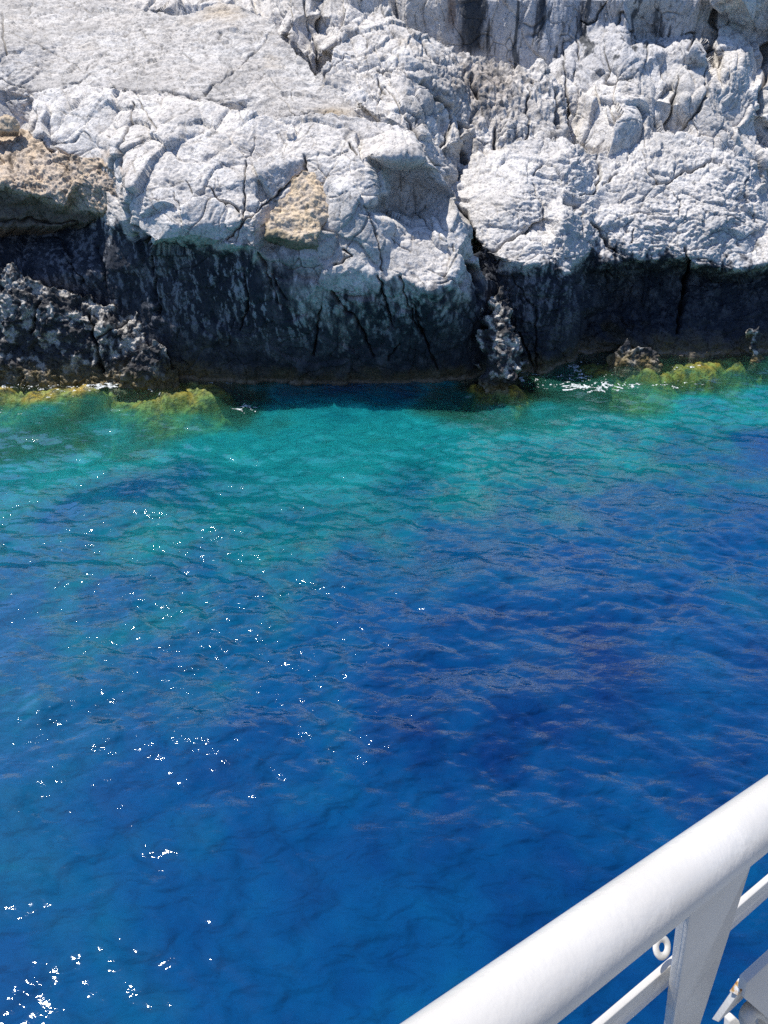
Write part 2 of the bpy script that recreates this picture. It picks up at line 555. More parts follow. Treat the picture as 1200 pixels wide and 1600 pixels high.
def lime_col(q, ex, dark=0.5):
    a = fbm(q * 1.1 + 70, 3)
    C = lerp(np.tile(LIME, (len(q), 1)), LIME_W, np.clip(0.35 + a, 0, 1))
    g = sstep(0.0, 0.7, fbm(q * 5.0 + 40, 4, 0.65)) * dark
    C = lerp(C, LIME_D, g)
    C = lerp(C, np.array([0.22, 0.20, 0.18]), sstep(0.25, 0.9, ex['pits']) * 0.45)
    C = lerp(C, np.array([0.38, 0.36, 0.335]), sstep(0.0, 0.6, fbm(q * np.array([0.7, 0.7, 1.1]) + 300, 4, 0.6)) * 0.45)
    t = sstep(0.45, 0.9, fbm(q * 0.8 + 90, 3)) * 0.35
    C = lerp(C, np.array([0.46, 0.38, 0.28]), t)
    return C

def band(C, q, V, X, Y, top, width=0.6, streaks=0.5):
    """the black spray zone with paler streaks, and the ochre rim at the waterline"""
    flute = fbm(q * np.array([5.5, 5.5, 1.3]) + 13, 4, 0.6)
    nz = 0.30 + 0.9 * width
    edge = V[:, 2] + nz * (0.6 * fbm(q * np.array([1.5, 1.5, 0.8]) + 3, 4, 0.6) + 0.35 * flute + 0.35 * fbm(q * np.array([9.0, 9.0, 4.0]) + 23, 4, 0.68))
    k = 1 - sstep(top - width, top + width, edge)
    fleck = fbm(q * np.array([9.0, 9.0, 4.0]) + 23, 4, 0.68)
    st = sstep(0.22, 0.48, fleck + 0.35 * flute + 0.5 * fbm(q * np.array([1.3, 1.3, 0.9]) + 55, 3)) * streaks
    st = st * sstep(0.2, 2.2, V[:, 2])
    D = lerp(np.tile(BLACK, (len(q), 1)), np.array([0.060, 0.064, 0.075]), sstep(-0.1, 0.6, fbm(q * 3 + 21, 4, 0.6)))
    D = lerp(D, np.array([0.42, 0.42, 0.44]), st)
    C = C * (1 - k)[:, None] + D * k[:, None]
    oc = 1 - sstep(0.10, 0.55, V[:, 2] + 0.22 * fbm(q * np.array([2, 2, 3.0]) + 2, 3))
    C = lerp(C, np.array([0.10, 0.080, 0.040]), oc * 0.8)
    wl = np.exp(-((V[:, 2] - 0.05) / 0.05) ** 2)
    C = lerp(C, np.array([0.30, 0.25, 0.20]), wl * 0.5)
    return C, np.clip(oc + 0.25 * k, 0, 1)

# 1. the cliff wall at the back
def rel_back(q, P, X, Y, n):
    k = sstep(500, 720, X)
    d1, ex = relief_lime(q, P, X, Y, n, stretch=(1.5, 1.2, 0.45), big=1.25, pit=1.0, cell=0.8)
    pan = sstep(690, 720, X) * (1 - sstep(1085, 1115, X)) * (1 - sstep(90, 150, Y + 0.12 * (X - 900)))
    d1 = d1 * (1 - 0.45 * pan) + pan * 0.03 * fbm(q * np.array([6, 6, .7]), 3)
    ex['pan'] = pan
    return d1, ex

def col_back(q, V, X, Y, n, d, ex):
    C = lime_col(q, ex, 0.6)
    fl = fbm(q * np.array([3.2, 3.2, 0.35]) + 8, 4, 0.6)
    pan = ex['pan']
    C = lerp(C, np.array([0.50, 0.49, 0.49]), pan * 0.6)
    C = lerp(C, np.array([0.05, 0.055, 0.06]), pan * sstep(0.30, 0.55, fl) * 0.85)
    bs = np.exp(-((X - 735 - 8 * fl - 0.04 * Y) / 20) ** 4) * (1 - sstep(70, 95, Y))
    C = lerp(C, np.array([0.055, 0.06, 0.065]), bs)
    bs = np.exp(-((X - 706 + 6 * fl) / 7) ** 2) * (1 - sstep(30, 60, Y))
    C = lerp(C, np.array([0.20, 0.13, 0.09]), bs * 0.8)
    for x0, w0, y1 in ((845, 9, 95), (905, 5, 60), (822, 4, 60), (880, 4, 110)):
        bs = np.exp(-((X - x0 - 10 * fl) / w0) ** 2) * (1 - sstep(y1 - 15, y1 + 15, Y)) * sstep(-0.3, 0.2, fl + 0.3 * ex['h'])
        C = lerp(C, BLACK, bs * 0.8)
    return C, np.zeros(len(q))

back_ctl = [(-500, -1800, 40), (100, -1800, 37), (600, -1800, 34), (900, -1800, 32), (1200, -1800, 32), (1500, -1800, 36), (1900, -1800, 50),
            (-500, -1100, 36), (0, -1100, 32), (300, -1150, 33), (600, -1050, 29.5), (850, -1150, 29), (1200, -1050, 29), (1900, -1100, 46),
            (-500, -600, 34), (-150, -560, 30.5), (100, -620, 31), (350, -580, 29.5), (600, -600, 27.5), (750, -560, 26.2), (900, -620, 25.5), (1050, -580, 25.5), (1200, -600, 24.5), (1500, -600, 30), (1900, -600, 44),
            (-500, -30, 29), (150, -30, 25), (230, 10, 23.5), (300, -10, 23.8), (345, 0, 23.0), (400, -20, 23.2), (430, -30, 22.2), (455, -30, 21.9), (490, -30, 22.0), (505, 0, 22.2), (535, -30, 21.9), (560, -30, 21.6), (600, -30, 21.6),
            (430, 20, 21.6), (455, 30, 20.6), (485, 20, 21.0), (500, 45, 21.2), (520, 20, 21.2), (545, 10, 21.5), (440, 70, 20.8), (470, 80, 20.2), (490, 115, 20.1), (505, 80, 20.2), (530, 60, 20.6),
            (620, 30, 21.3), (650, 60, 21.1), (700, 0, 20.8), (700, 80, 20.7), (760, 0, 20.6), (765, 95, 20.6), (800, 0, 20.5), (800, 110, 20.4), (850, 0, 20.6), (850, 110, 20.3), (900, 0, 20.7), (900, 60, 20.5),
            (965, 30, 20.2), (975, 0, 20.0), (1000, 60, 20.6), (1060, 0, 20.4), (1050, 60, 20.5), (1105, 0, 20.8), (1105, 60, 20.9), (1118, 30, 20.9), (1118, 95, 20.6),
            (1128, 0, 20.0), (1130, 90, 19.6), (1160, 0, 19.9), (1160, 90, 19.4), (1185, 0, 20.4), (1190, 60, 20.9), (1200, 90, 20.9), (1205, 0, 20.9), (1240, 0, 20.3), (1240, 100, 20.0),
            (980, 50, 19.9), (975, 80, 19.3), (1010, 90, 19.3), (1000, 120, 18.9), (940, 120, 19.2), (960, 130, 18.8), (900, 120, 19.5), (880, 110, 19.6), (880, 150, 19.0), (920, 160, 18.7),
            (1030, 110, 19.5), (1045, 80, 19.8), (1060, 70, 19.7), (1055, 100, 19.5), (1085, 75, 19.2), (1105, 105, 19.2), (1065, 130, 18.9), (1100, 150, 18.5), (1070, 165, 18.5), (1050, 200, 18.6), (1085, 190, 18.3),
            (1020, 150, 18.7), (1035, 140, 19.0), (1000, 165, 18.3), (960, 170, 18.2), (1120, 200, 18.1), (1130, 150, 18.8), (1160, 150, 18.8), (1175, 180, 18.7), (1150, 210, 18.0), (1190, 250, 18.0), (1195, 200, 19.3), (1240, 200, 19.2),
            (880, 210, 18.6), (930, 230, 18.0), (980, 230, 17.7), (1020, 215, 17.9), (1100, 240, 17.8), (1240, 300, 18), (700, 200, 19.6), (800, 220, 19.2), (600, 200, 21), (400, 200, 22), (0, 200, 23), (-500, 200, 26),
            (-500, 420, 22), (600, 420, 19), (900, 420, 18), (1240, 420, 18), (1500, 0, 23), (1500, 300, 20), (1900, 0, 38), (1900, 420, 28), (1900, 200, 31)]
back_cracks = [[(455, 0, 2), (452, 35, 3), (440, 70, 3), (470, 100, 4)], [(475, 0, 2), (490, 60, 3), (500, 110, 4)], [(505, 20, 4), (497, 45, 3)],
               [(945, 0, 1), (935, 20, 3), (920, 40, 3), (905, 30, 2)], [(965, 35, 4), (970, 20, 3), (980, 30, 2), (990, 60, 2), (1020, 70, 2)], [(946, 60, 1), (946, 125, 3), (990, 118, 2)],
               [(1120, 10, 5), (1112, 60, 6), (1104, 90, 5), (1110, 110, 3)], [(1060, 120, 2), (1050, 165, 4), (1045, 205, 4)], [(1102, 100, 2), (1103, 155, 3), (1080, 185, 3), (1060, 205, 2)],
               [(1070, 55, 2), (1090, 50, 3), (1075, 80, 3)], [(1197, 55, 6), (1196, 170, 6)], [(1010, 55, 1), (1012, 110, 2)], [(880, 60, 1), (885, 150, 3), (882, 210, 5)],
               [(1160, 200, 3), (1170, 235, 3)], [(900, 25, 1), (903, 90, 2)], [(1125, 55, 1), (1160, 50, 1)]]
back_out = [(-520, -1750), (-250, -1600), (100, -1780), (450, -1650), (800, -1790), (1000, -1500), (1150, -1300), (1300, -900), (1480, -700), (1650, -350), (1920, -200), (1920, 440), (-520, 440)]
cliff = rock('cliff', [(x, y, Y + 1.2) for x, y, Y in back_ctl], back_out, rel_back, col_back, (-500, 1900), (-1800, 420), cracks=back_cracks, back=1, soft=1.6, seed=1)
tag(cliff, 'pale grey and bluish streaked cliff wall rising behind the sunlit boulders', 'cliff', kind='structure')

# 2. upper slab, left
def rel_slab(q, P, X, Y, n):
    bed = np.array([0.55, 0.9, 1.9])
    d, ex = relief_lime(q, P, X, Y, n, stretch=bed, big=0.3, pit=0.7, cell=0.95)
    d += 0.02 * ridged(q * np.array([1.2, 2.6, 6.0]) + 4, 3)
    return d, ex
def col_slab(q, V, X, Y, n, d, ex):
    C = lime_col(q, ex, 0.75)
    sp_ = fbm(q * np.array([6, 6, 16]) + 9, 4, 0.7)
    C = lerp(C, np.array([0.27, 0.26, 0.25]), sstep(0.05, 0.6, sp_) * 0.55)
    C = C * 0.86
    t = np.exp(-(((X - 350) / 30) ** 2 + ((Y - 20) / 14) ** 2))
    C = lerp(C, np.array([0.46, 0.35, 0.22]), t * 0.6)
    t = np.exp(-(((X - 520) / 30) ** 2 + ((Y - 176) / 9) ** 2))
    C = lerp(C, np.array([0.36, 0.27, 0.16]), t * 0.8)
    return C, np.zeros(len(q))
ridge_shift = lambda L: [(x, y, Y + 1.1 * float(sstep(660, 730, x))) for x, y, Y in L]
slab_ctl = [(-500, -60, 27), (-200, -20, 24.5), (0, -8, 23.3), (0, 20, 22), (180, -2, 22.4), (233, 20, 21.4), (263, 24, 21.2), (290, 25, 21.1), (327, 12, 21.3), (350, 5, 21.4), (400, 22, 20.8), (428, 35, 20.2),
            (445, 65, 19.5), (490, 115, 18.5), (100, 60, 20.4), (0, 80, 19.4), (200, 80, 19.8), (320, 80, 19.5), (400, 90, 19.2), (-300, 100, 20.5), (-500, 150, 22),
            (50, 140, 18.0), (150, 130, 18.1), (250, 150, 17.7), (330, 165, 17.3), (400, 150, 17.7), (450, 180, 17.0), (500, 170, 17.3), (560, 185, 16.9), (600, 240, 16.7), (0, 150, 18.1), (0, 230, 17.9), (300, 240, 17.2), (500, 240, 16.9), (-300, 230, 18.5), (700, 300, 16.8), (-500, 300, 19)]
slab_out = [(-520, -400), (-200, -25), (0, -12), (100, -8), (180, -2), (233, 20), (263, 24), (290, 25), (320, 13), (345, 4), (375, 10), (400, 24), (428, 35), (440, 60), (465, 85), (482, 100), (492, 118), (540, 150), (640, 200), (600, 260), (-520, 260)]
slab_cracks = [[(-10, 42, 1), (40, 60, 1.2), (90, 85, 1), (125, 105, 1)], [(95, 10, 1), (130, 14, 1.3), (160, 17, 1)], [(85, 145, 1.5), (115, 130, 2), (150, 112, 1)], [(420, 55, 1), (385, 95, 1.5), (350, 125, 1.5), (318, 145, 2)],
               [(240, 140, 1.5), (270, 145, 2.5), (315, 156, 3), (360, 155, 1)], [(435, 150, 1), (465, 185, 1)], [(410, 65, 1), (425, 48, 1)], [(3, 25, 1.5), (8, 85, 2)], [(-10, 120, 1), (40, 140, 1)], [(280, 85, 1), (300, 92, 2)], [(420, 120, 1), (440, 140, 1)]]
slab = rock('limestone_slab', [(x, y, Y + 0.8 * float(sstep(200, 60, x) * sstep(60, 130, y))) for x, y, Y in slab_ctl], slab_out, rel_slab, col_slab, (-500, 700), (-120, 300), cracks=slab_cracks, soft=2.5, jag=3, seed=2, back=2)
tag(slab, 'broad pale limestone slab sloping up to the top left above the rounded boulders', 'rock slab')

# 3. middle ridge with rubbly slope
def rel_ridge(q, P, X, Y, n):
    k = sstep(640, 720, X)
    d1, ex = relief_lime(q, P, X, Y, n, stretch=(1.1, 1.0, 1.3), big=1.0, pit=1.15, cell=0.5)
    d2 = 0.10 * fbm(q * np.array([3.2, 1.5, 0.7]), 3) + 0.05 * ridged(q * np.array([7, 4, 3.0]), 3)
    return d1 * (1 - 0.35 * k) + d2 * k, ex
def col_ridge(q, V, X, Y, n, d, ex):
    C = lime_col(q, ex, 0.8)
    b = np.exp(-(((X - 760) / 55) ** 2 + ((Y - 130) / 45) ** 2))
    m = sstep(-0.1, 0.5, fbm(q * 5 + 33, 4, 0.65))
    C = lerp(C, np.array([0.33, 0.26, 0.20]), b * 0.6)
    C = lerp(C, np.array([0.045, 0.045, 0.045]), b * m * 0.9)
    fl = fbm(q * np.array([5, 4, 0.9]) + 8, 4, 0.6)
    C = lerp(C, np.array([0.14, 0.13, 0.12]), sstep(0.25, 0.6, fl) * sstep(650, 720, X) * 0.7)
    return C, np.zeros(len(q))
ridge_ctl = [(480, 150, 17.8), (500, 112, 18.4), (520, 85, 18.9), (545, 40, 19.8), (575, 18, 20.3), (595, 10, 20.4), (640, 45, 19.9), (700, 72, 19.6), (770, 90, 19.4), (830, 100, 19.2), (845, 92, 19.3), (866, 115, 19.0), (885, 145, 18.8), (890, 200, 18.2),
             (560, 110, 18.6), (605, 80, 19.0), (630, 105, 18.5), (600, 145, 18.0), (640, 130, 18.1), (625, 160, 17.5), (655, 165, 17.7), (660, 200, 17.2), (690, 235, 16.9), (700, 275, 16.5), (715, 270, 17.0), (680, 150, 18.2), (700, 190, 17.9), (722, 250, 17.4),
             (735, 130, 18.4), (740, 200, 17.7), (770, 160, 18.0), (800, 180, 17.8), (800, 225, 17.4), (850, 190, 17.9), (860, 215, 17.5), (520, 170, 17.4), (570, 165, 17.4), (600, 185, 17.1), (640, 215, 16.9), (660, 250, 16.6), (560, 240, 17.2), (700, 330, 17), (880, 300, 17.8), (480, 240, 17.6), (480, 0, 21), (900, 0, 20)]
ridge_out = [(470, 170), (492, 118), (505, 108), (520, 85), (545, 40), (575, 18), (592, 9), (615, 18), (640, 45), (668, 58), (700, 74), (735, 86), (770, 92), (800, 97), (828, 106), (838, 93), (848, 93), (866, 115), (882, 140), (890, 200), (900, 300), (700, 330), (560, 250), (470, 230)]
ridge_cracks = [[(505, 120, 1.5), (540, 85, 1), (555, 88, 1.5)], [(590, 105, 2), (625, 112, 2), (650, 130, 2)], [(590, 120, 2.5), (600, 145, 3)], [(640, 40, 1.5), (665, 80, 1.5), (675, 105, 2)],
                [(660, 130, 3), (700, 165, 4), (705, 190, 3), (695, 225, 3)], [(735, 120, 4), (745, 155, 3)], [(720, 195, 3), (728, 265, 5)], [(715, 190, 3), (735, 200, 3)], [(775, 200, 3), (770, 235, 5)], [(825, 140, 2), (824, 220, 3)],
                [(870, 140, 5), (872, 190, 6)], [(600, 130, 1.5), (640, 185, 2), (655, 220, 3)], [(560, 105, 1), (520, 78, 1)], [(660, 160, 1), (690, 240, 2)], [(640, 195, 2), (670, 245, 2.5), (690, 260, 2)]]
ridge = rock('limestone_ridge', ridge_shift(ridge_ctl), ridge_out, rel_ridge, col_ridge, (460, 910), (-10, 330), cracks=ridge_cracks, soft=1.5, jag=5, seed=3, back=1.4)
tag(ridge, 'jagged grey ridge with a blackened rubbly patch, just below the dark streaked wall', 'rock ridge')

# 4. big front outcrop with its dark spray-blackened foot
def rel_front(q, P, X, Y, n):
    d, ex = relief_lime(q, P, X, Y, n, stretch=(0.9, 0.9, 1.1), big=0.85, pit=0.8, cell=0.85)
    low = sstep(370, 450, Y)
    d2 = 0.07 * fbm(q * np.array([2.6, 1.6, 0.8]), 4, 0.55) + 0.025 * ridged(q * np.array([7, 5, 2.5]), 3)
    return d * (1 - 0.35 * low) + d2 * low, ex
def col_front(q, V, X, Y, n, d, ex):
    C = lime_col(q, ex, 0.55)
    t = np.exp(-(((X - 175) / 28) ** 2 + ((Y - 270) / 40) ** 2)) * sstep(-0.4, 0.2, fbm(q * 3, 3))
    C = lerp(C, np.array([0.42, 0.29, 0.18]), t * 0.9)
    topz = np.interp(X, [-500, 60, 180, 215, 380, 400, 470, 520, 600, 640, 740, 800], [3.1, 3.1, 3.1, 3.05, 3.0, 2.95, 2.25, 2.0, 2.15, 2.1, 2.2, 2.2])
    wid = np.interp(X, [-500, 200, 390, 440, 560, 640, 760], [0.15, 0.15, 0.2, 0.85, 0.7, 0.35, 0.3])
    C, wet = band(C, q, V, X, Y, topz, wid, streaks=np.interp(X, [0, 150, 260, 420, 620, 700], [0.3, 0.35, 0.5, 0.85, 0.6, 0.4]))
    return C, wet
front_ctl = [(-500, 130, 19), (0, 138, 17.8), (25, 150, 17.75), (44, 172, 17.65), (38, 200, 17.5), (52, 152, 17.4), (53, 196, 16.75), (105, 135, 17.7), (130, 130, 17.7), (200, 140, 17.2), (260, 148, 17.1), (320, 160, 16.8), (410, 180, 16.5), (470, 178, 16.4), (560, 182, 16.4), (610, 190, 16.3), (640, 206, 16.1), (665, 238, 15.9), (690, 268, 15.8), (700, 290, 15.7),
             (60, 215, 16.5), (120, 200, 16.5), (185, 220, 16.1), (185, 290, 15.8), (200, 240, 15.8), (260, 200, 16.1), (300, 240, 15.5), (380, 230, 15.6), (340, 290, 14.9), (250, 290, 14.9), (410, 270, 15.1), (420, 310, 14.95),
             (395, 340, 14.5), (480, 245, 15.5), (470, 265, 15.45), (530, 235, 15.6), (545, 262, 15.25), (530, 300, 14.85), (500, 360, 14.6), (470, 300, 15.35), (430, 360, 14.9),
             (568, 243, 15.35), (600, 244, 15.15), (655, 248, 15.3), (600, 264, 15.85), (650, 266, 15.95), (683, 285, 15.85), (692, 312, 16.0), (605, 330, 16.3), (640, 338, 16.2), (655, 300, 16.3), (620, 290, 16.25), (578, 275, 15.1), (592, 305, 14.9), (606, 345, 14.7), (560, 330, 14.5), (575, 380, 14.35), (545, 290, 14.85),
             (640, 362, 15.05), (612, 390, 14.5), (622, 430, 14.15), (645, 375, 14.8), (690, 355, 15.2), (700, 372, 14.95), (672, 456, 13.98), (700, 445, 14.1), (712, 430, 14.3), (715, 330, 15.35), (738, 360, 15.4), (746, 400, 15.4), (735, 420, 15.3), (725, 380, 14.95),
             (203, 300, 15.0), (205, 335, 14.8), (210, 355, 14.7), (240, 380, 14.35), (270, 350, 14.35), (300, 372, 14.3), (340, 350, 14.4), (350, 386, 14.3), (400, 388, 14.3),
             (235, 400, 15.2), (300, 395, 14.95), (350, 402, 14.8), (415, 405, 14.5), (490, 400, 14.35), (520, 430, 14.25), (560, 420, 14.2), (600, 440, 14.15), (460, 450, 14.4), (640, 460, 14.2), (690, 480, 14.35), (735, 470, 14.8),
             (240, 450, 15.3), (300, 450, 14.95), (370, 450, 14.7), (250, 520, 15.2), (310, 520, 14.95), (370, 520, 14.75), (450, 520, 14.6), (530, 520, 14.5), (600, 520, 14.5), (670, 520, 14.6), (720, 520, 14.8),
             (260, 580, 15.2), (300, 600, 15.1), (370, 600, 14.95), (450, 600, 14.9), (530, 600, 14.85), (600, 600, 14.85), (670, 595, 14.95), (740, 585, 15.2), (760, 450, 15.5), (765, 520, 15.6), (800, 560, 16), (800, 400, 16), (780, 330, 16.2),
             (370, 680, 15.0), (600, 680, 14.95), (250, 680, 15.2), (740, 680, 15.3), (800, 680, 16),
             (-500, 350, 17.6), (0, 355, 16.7), (60, 355, 16.6), (130, 350, 16.4), (170, 345, 15.9), (190, 345, 15.5), (150, 300, 16.2), (0, 300, 17), (80, 250, 16.2), (130, 255, 16.15), (170, 270, 16.0), (0, 380, 16.4), (80, 370, 16.2), (160, 365, 15.9), (200, 370, 15.6), (80, 430, 16.0), (160, 430, 15.8), (210, 450, 15.6), (0, 480, 16.3), (100, 520, 16.2), (200, 540, 15.7), (0, 680, 16), (200, 680, 15.8), (-500, 680, 16.5), (-500, 480, 16.6)]
front_out = [(-520, 120), (0, 138), (35, 145), (60, 148), (85, 138), (130, 131), (200, 140), (260, 146), (320, 158), (370, 172), (410, 181), (470, 177), (560, 182), (610, 190), (640, 205), (665, 238), (690, 266), (703, 300), (722, 335), (740, 355), (748, 400), (756, 430), (790, 450), (800, 560), (800, 720), (-520, 720)]
front_cracks = [[(205, 155, 2), (200, 190, 2.5), (193, 225, 2.5), (195, 300, 3), (198, 350, 3)], [(215, 155, 1.5), (235, 190, 1.5), (250, 215, 1), (210, 235, 1.5)], [(385, 250, 2), (380, 330, 1.8), (368, 380, 1.2)], [(320, 285, 1.5), (345, 310, 3), (375, 325, 2.5)], [(440, 297, 3), (415, 320, 3), (385, 340, 2.5), (355, 375, 2)], [(475, 240, 2), (478, 268, 3.5), (455, 282, 2.5), (440, 297, 2)],
                [(545, 225, 2.5), (555, 242, 3)], [(545, 235, 1.5), (520, 245, 1.5)], [(535, 390, 3), (548, 398, 2), (520, 415, 2)], [(590, 430, 3), (600, 460, 3), (612, 510, 2.5)], [(625, 430, 2.5), (640, 480, 2), (670, 545, 2)], [(665, 320, 2), (650, 340, 2), (680, 365, 1.5)], [(570, 320, 1.5), (590, 370, 2), (596, 420, 1.8)],
                [(200, 355, 3), (225, 375, 5), (235, 420, 4), (246, 490, 4)], [(145, 375, 2), (160, 420, 3), (165, 450, 3)], [(405, 400, 3), (420, 440, 2.5), (440, 480, 2)], [(425, 430, 3), (450, 470, 2)], [(515, 455, 3), (555, 500, 3), (585, 560, 3)], [(625, 535, 2.5), (605, 565, 2)], [(500, 480, 2), (490, 560, 3)], [(645, 470, 2), (660, 520, 2.5), (685, 580, 2)],
                [(708, 380, 2), (725, 415, 3), (722, 450, 3)], [(730, 410, 4), (745, 425, 8), (748, 470, 5)], [(378, 420, 2), (390, 470, 2.5), (372, 520, 2)], [(685, 250, 1), (640, 262, 1.2), (625, 300, 1)], [(615, 375, 1.5), (640, 395, 1.5)], [(290, 280, 1.5), (300, 300, 1.5)], [(400, 215, 1), (385, 245, 1.5)], [(270, 300, 1.2), (285, 335, 1.2)],
                [(60, 165, 1), (54, 205, 3)], [(160, 205, 1.5), (175, 220, 1.5)], [(100, 400, 1), (130, 440, 2), (150, 470, 1)]]
front = rock('limestone_outcrop', [(x, y, Y + (0.75 * float(sstep(190, 90, x)) if y < 400 else 0.0)) for x, y, Y in front_ctl], front_out, rel_front, col_front, (-500, 800), (110, 700), cracks=front_cracks, soft=1.8, jag=3, seed=4, back=1.2)
tag(front, 'large rounded white limestone outcrop with a black spray-stained foot reaching the sea', 'rock outcrop')

# 5. right-hand boulders over the cave
def rel_right(q, P, X, Y, n):
    d, ex = relief_lime(q, P, X, Y, n, stretch=(0.8, 1.0, 1.7), big=0.8, pit=1.5, cell=0.5)
    low = sstep(395, 440, Y)
    d2 = 0.08 * fbm(q * np.array([2.6, 1.6, 1.0]), 4, 0.55) + 0.03 * ridged(q * np.array([7, 5, 2.5]), 3)
    sm = np.exp(-(((X - 775) / 50) ** 4 + ((Y - 320) / 60) ** 4))
    return d * (1 - 0.3 * low - 0.45 * sm) + d2 * low, ex
def col_right(q, V, X, Y, n, d, ex):
    C = lime_col(q, ex, 0.4)
    C = lerp(C, np.array([0.56, 0.55, 0.54]), np.full(len(q), 0.3))
    topz = np.interp(X, [700, 760, 830, 900, 960, 1070, 1200, 1500], [2.6, 2.55, 2.35, 2.3, 2.2, 2.1, 2.0, 2.0])
    C, wet = band(C, q, V, X, Y, topz, 0.16, streaks=np.interp(X, [740, 860, 920, 1200], [0.5, 0.45, 0.35, 0.3]))
    return C, wet
right_ctl = [(690, 300, 16.9), (717, 275, 17.2), (722, 262, 17.4), (745, 243, 17.6), (800, 225, 17.7), (850, 213, 17.7), (880, 212, 17.7), (905, 225, 17.6), (930, 241, 17.5), (950, 235, 17.7), (985, 215, 17.9), (1020, 205, 18.0), (1045, 200, 18.0), (1080, 213, 17.9), (1110, 222, 17.8), (1140, 217, 17.8), (1155, 232, 17.8), (1178, 255, 17.9), (1195, 280, 18.0), (1215, 300, 18.5), (1300, 290, 19), (1900, 300, 25),
             (760, 275, 16.9), (810, 255, 17.1), (820, 285, 16.6), (838, 310, 16.4), (845, 342, 16.2), (800, 368, 16.0), (758, 390, 15.95), (748, 350, 16.25), (740, 310, 16.6), (790, 320, 16.2),
             (850, 240, 17.4), (855, 290, 16.9), (862, 312, 16.7), (870, 250, 17.2), (890, 235, 17.3), (905, 265, 16.9), (925, 280, 16.9), (935, 260, 17.3), (912, 300, 16.7), (880, 305, 16.75),
             (848, 350, 16.4), (865, 335, 16.2), (880, 345, 15.9), (905, 320, 16.6), (900, 350, 16.3), (925, 350, 16.3), (938, 372, 16.35), (960, 395, 16.3), (930, 390, 16.1), (890, 385, 15.8), (860, 380, 15.8), (830, 380, 15.75), (775, 400, 15.7), (800, 408, 15.6), (850, 412, 15.5), (900, 405, 15.75), (950, 408, 16.0), (962, 412, 16.1),
             (955, 290, 16.9), (1000, 270, 17.0), (1040, 280, 16.9), (1090, 290, 16.8), (1060, 240, 17.4), (1130, 280, 17.0), (1165, 300, 17.2), (1140, 320, 16.8), (1165, 350, 16.8), (1185, 370, 16.9), (1000, 340, 16.4), (1060, 345, 16.4), (1110, 350, 16.4),
             (975, 385, 16.2), (990, 400, 16.15), (1010, 408, 16.2), (1050, 404, 16.25), (1065, 395, 16.2), (1072, 410, 16.25), (1085, 412, 16.1), (1120, 420, 16.15), (1160, 420, 16.2), (1200, 410, 16.3), (1240, 405, 16.5), (1210, 350, 17.0), (1900, 410, 23),
             (770, 425, 15.9), (800, 430, 15.75), (850, 430, 15.6), (885, 428, 15.7), (910, 425, 16.6), (960, 430, 17.0), (1010, 428, 17.1), (1073, 430, 17.2), (1140, 440, 17.0), (1200, 430, 17.0),
             (760, 480, 15.95), (790, 500, 15.7), (840, 490, 15.5), (880, 480, 15.5), (900, 490, 15.8), (915, 500, 16.8), (955, 470, 17.3), (1020, 490, 16.6), (1070, 500, 16.35), (1130, 500, 16.3), (1200, 500, 16.4), (950, 505, 16.9),
             (750, 560, 15.9), (800, 560, 15.5), (850, 560, 15.4), (885, 550, 15.5), (905, 545, 16.3), (950, 532, 16.05), (1010, 535, 16.0), (1080, 538, 15.95), (1140, 535, 16.0), (1200, 530, 16.2), (1900, 500, 23),
             (750, 700, 16), (850, 700, 15.6), (885, 700, 15.7), (905, 600, 16.4), (930, 562, 15.95), (1010, 562, 15.9), (1080, 558, 15.85), (1140, 553, 15.95), (1200, 546, 16.1), (950, 600, 15.9), (1080, 600, 15.8), (1200, 600, 15.9), (950, 700, 15.9), (1200, 700, 15.9), (1900, 700, 23)]
right_out = [(690, 310), (700, 290), (716, 277), (722, 262), (745, 243), (775, 236), (800, 225), (830, 217), (850, 213), (880, 212), (905, 225), (930, 241), (945, 235), (985, 215), (1020, 205), (1045, 200), (1080, 213), (1110, 222), (1140, 217), (1155, 232), (1178, 255), (1195, 280), (1215, 300), (1300, 290), (1920, 300), (1920, 720), (745, 720), (742, 600), (745, 430), (735, 360), (700, 330)]
right_cracks = [[(757, 392, 4), (775, 382, 3), (815, 366, 3), (846, 345, 2)], [(700, 315, 4), (722, 330, 7), (735, 360, 8), (742, 392, 5)], [(835, 285, 2), (845, 310, 3), (850, 345, 2)], [(885, 312, 4), (905, 322, 5), (912, 335, 3)], [(925, 350, 3), (945, 375, 4), (960, 395, 3)], [(910, 335, 1.5), (908, 370, 2)], [(770, 415, 2), (790, 410, 2)],
                [(1012, 262, 2), (1030, 285, 3), (1045, 285, 2), (1060, 268, 3), (1090, 262, 3), (1110, 252, 2)], [(945, 285, 2), (965, 270, 2)], [(935, 240, 2), (940, 270, 3), (930, 300, 3), (905, 305, 2)], [(1073, 385, 3), (1073, 410, 5), (1072, 440, 6), (1064, 485, 5), (1060, 520, 3)], [(990, 355, 1.5), (985, 380, 2)], [(1040, 285, 1), (1065, 310, 1.5), (1062, 340, 1)],
                [(800, 430, 2), (830, 480, 1.5)], [(836, 480, 2), (838, 590, 2)], [(946, 420, 2), (944, 470, 2)], [(850, 250, 1.5), (838, 270, 2)], [(810, 520, 3), (835, 580, 2)], [(770, 520, 3), (790, 585, 4)], [(1085, 400, 1.5), (1120, 412, 2)], [(960, 345, 1), (1000, 330, 1.5), (1050, 335, 1)], [(1100, 330, 1), (1160, 350, 1.5)], [(1170, 250, 2), (1165, 300, 2), (1185, 345, 2)]]
def right_shift(L):
    out = []
    for x, y, Y in L:
        if y < 412: Y += max(0.0, (400 - y) / 190 * 0.8)
        Y += 0.6 * float(sstep(885, 930, x))
        out.append((x, y, Y))
    return out
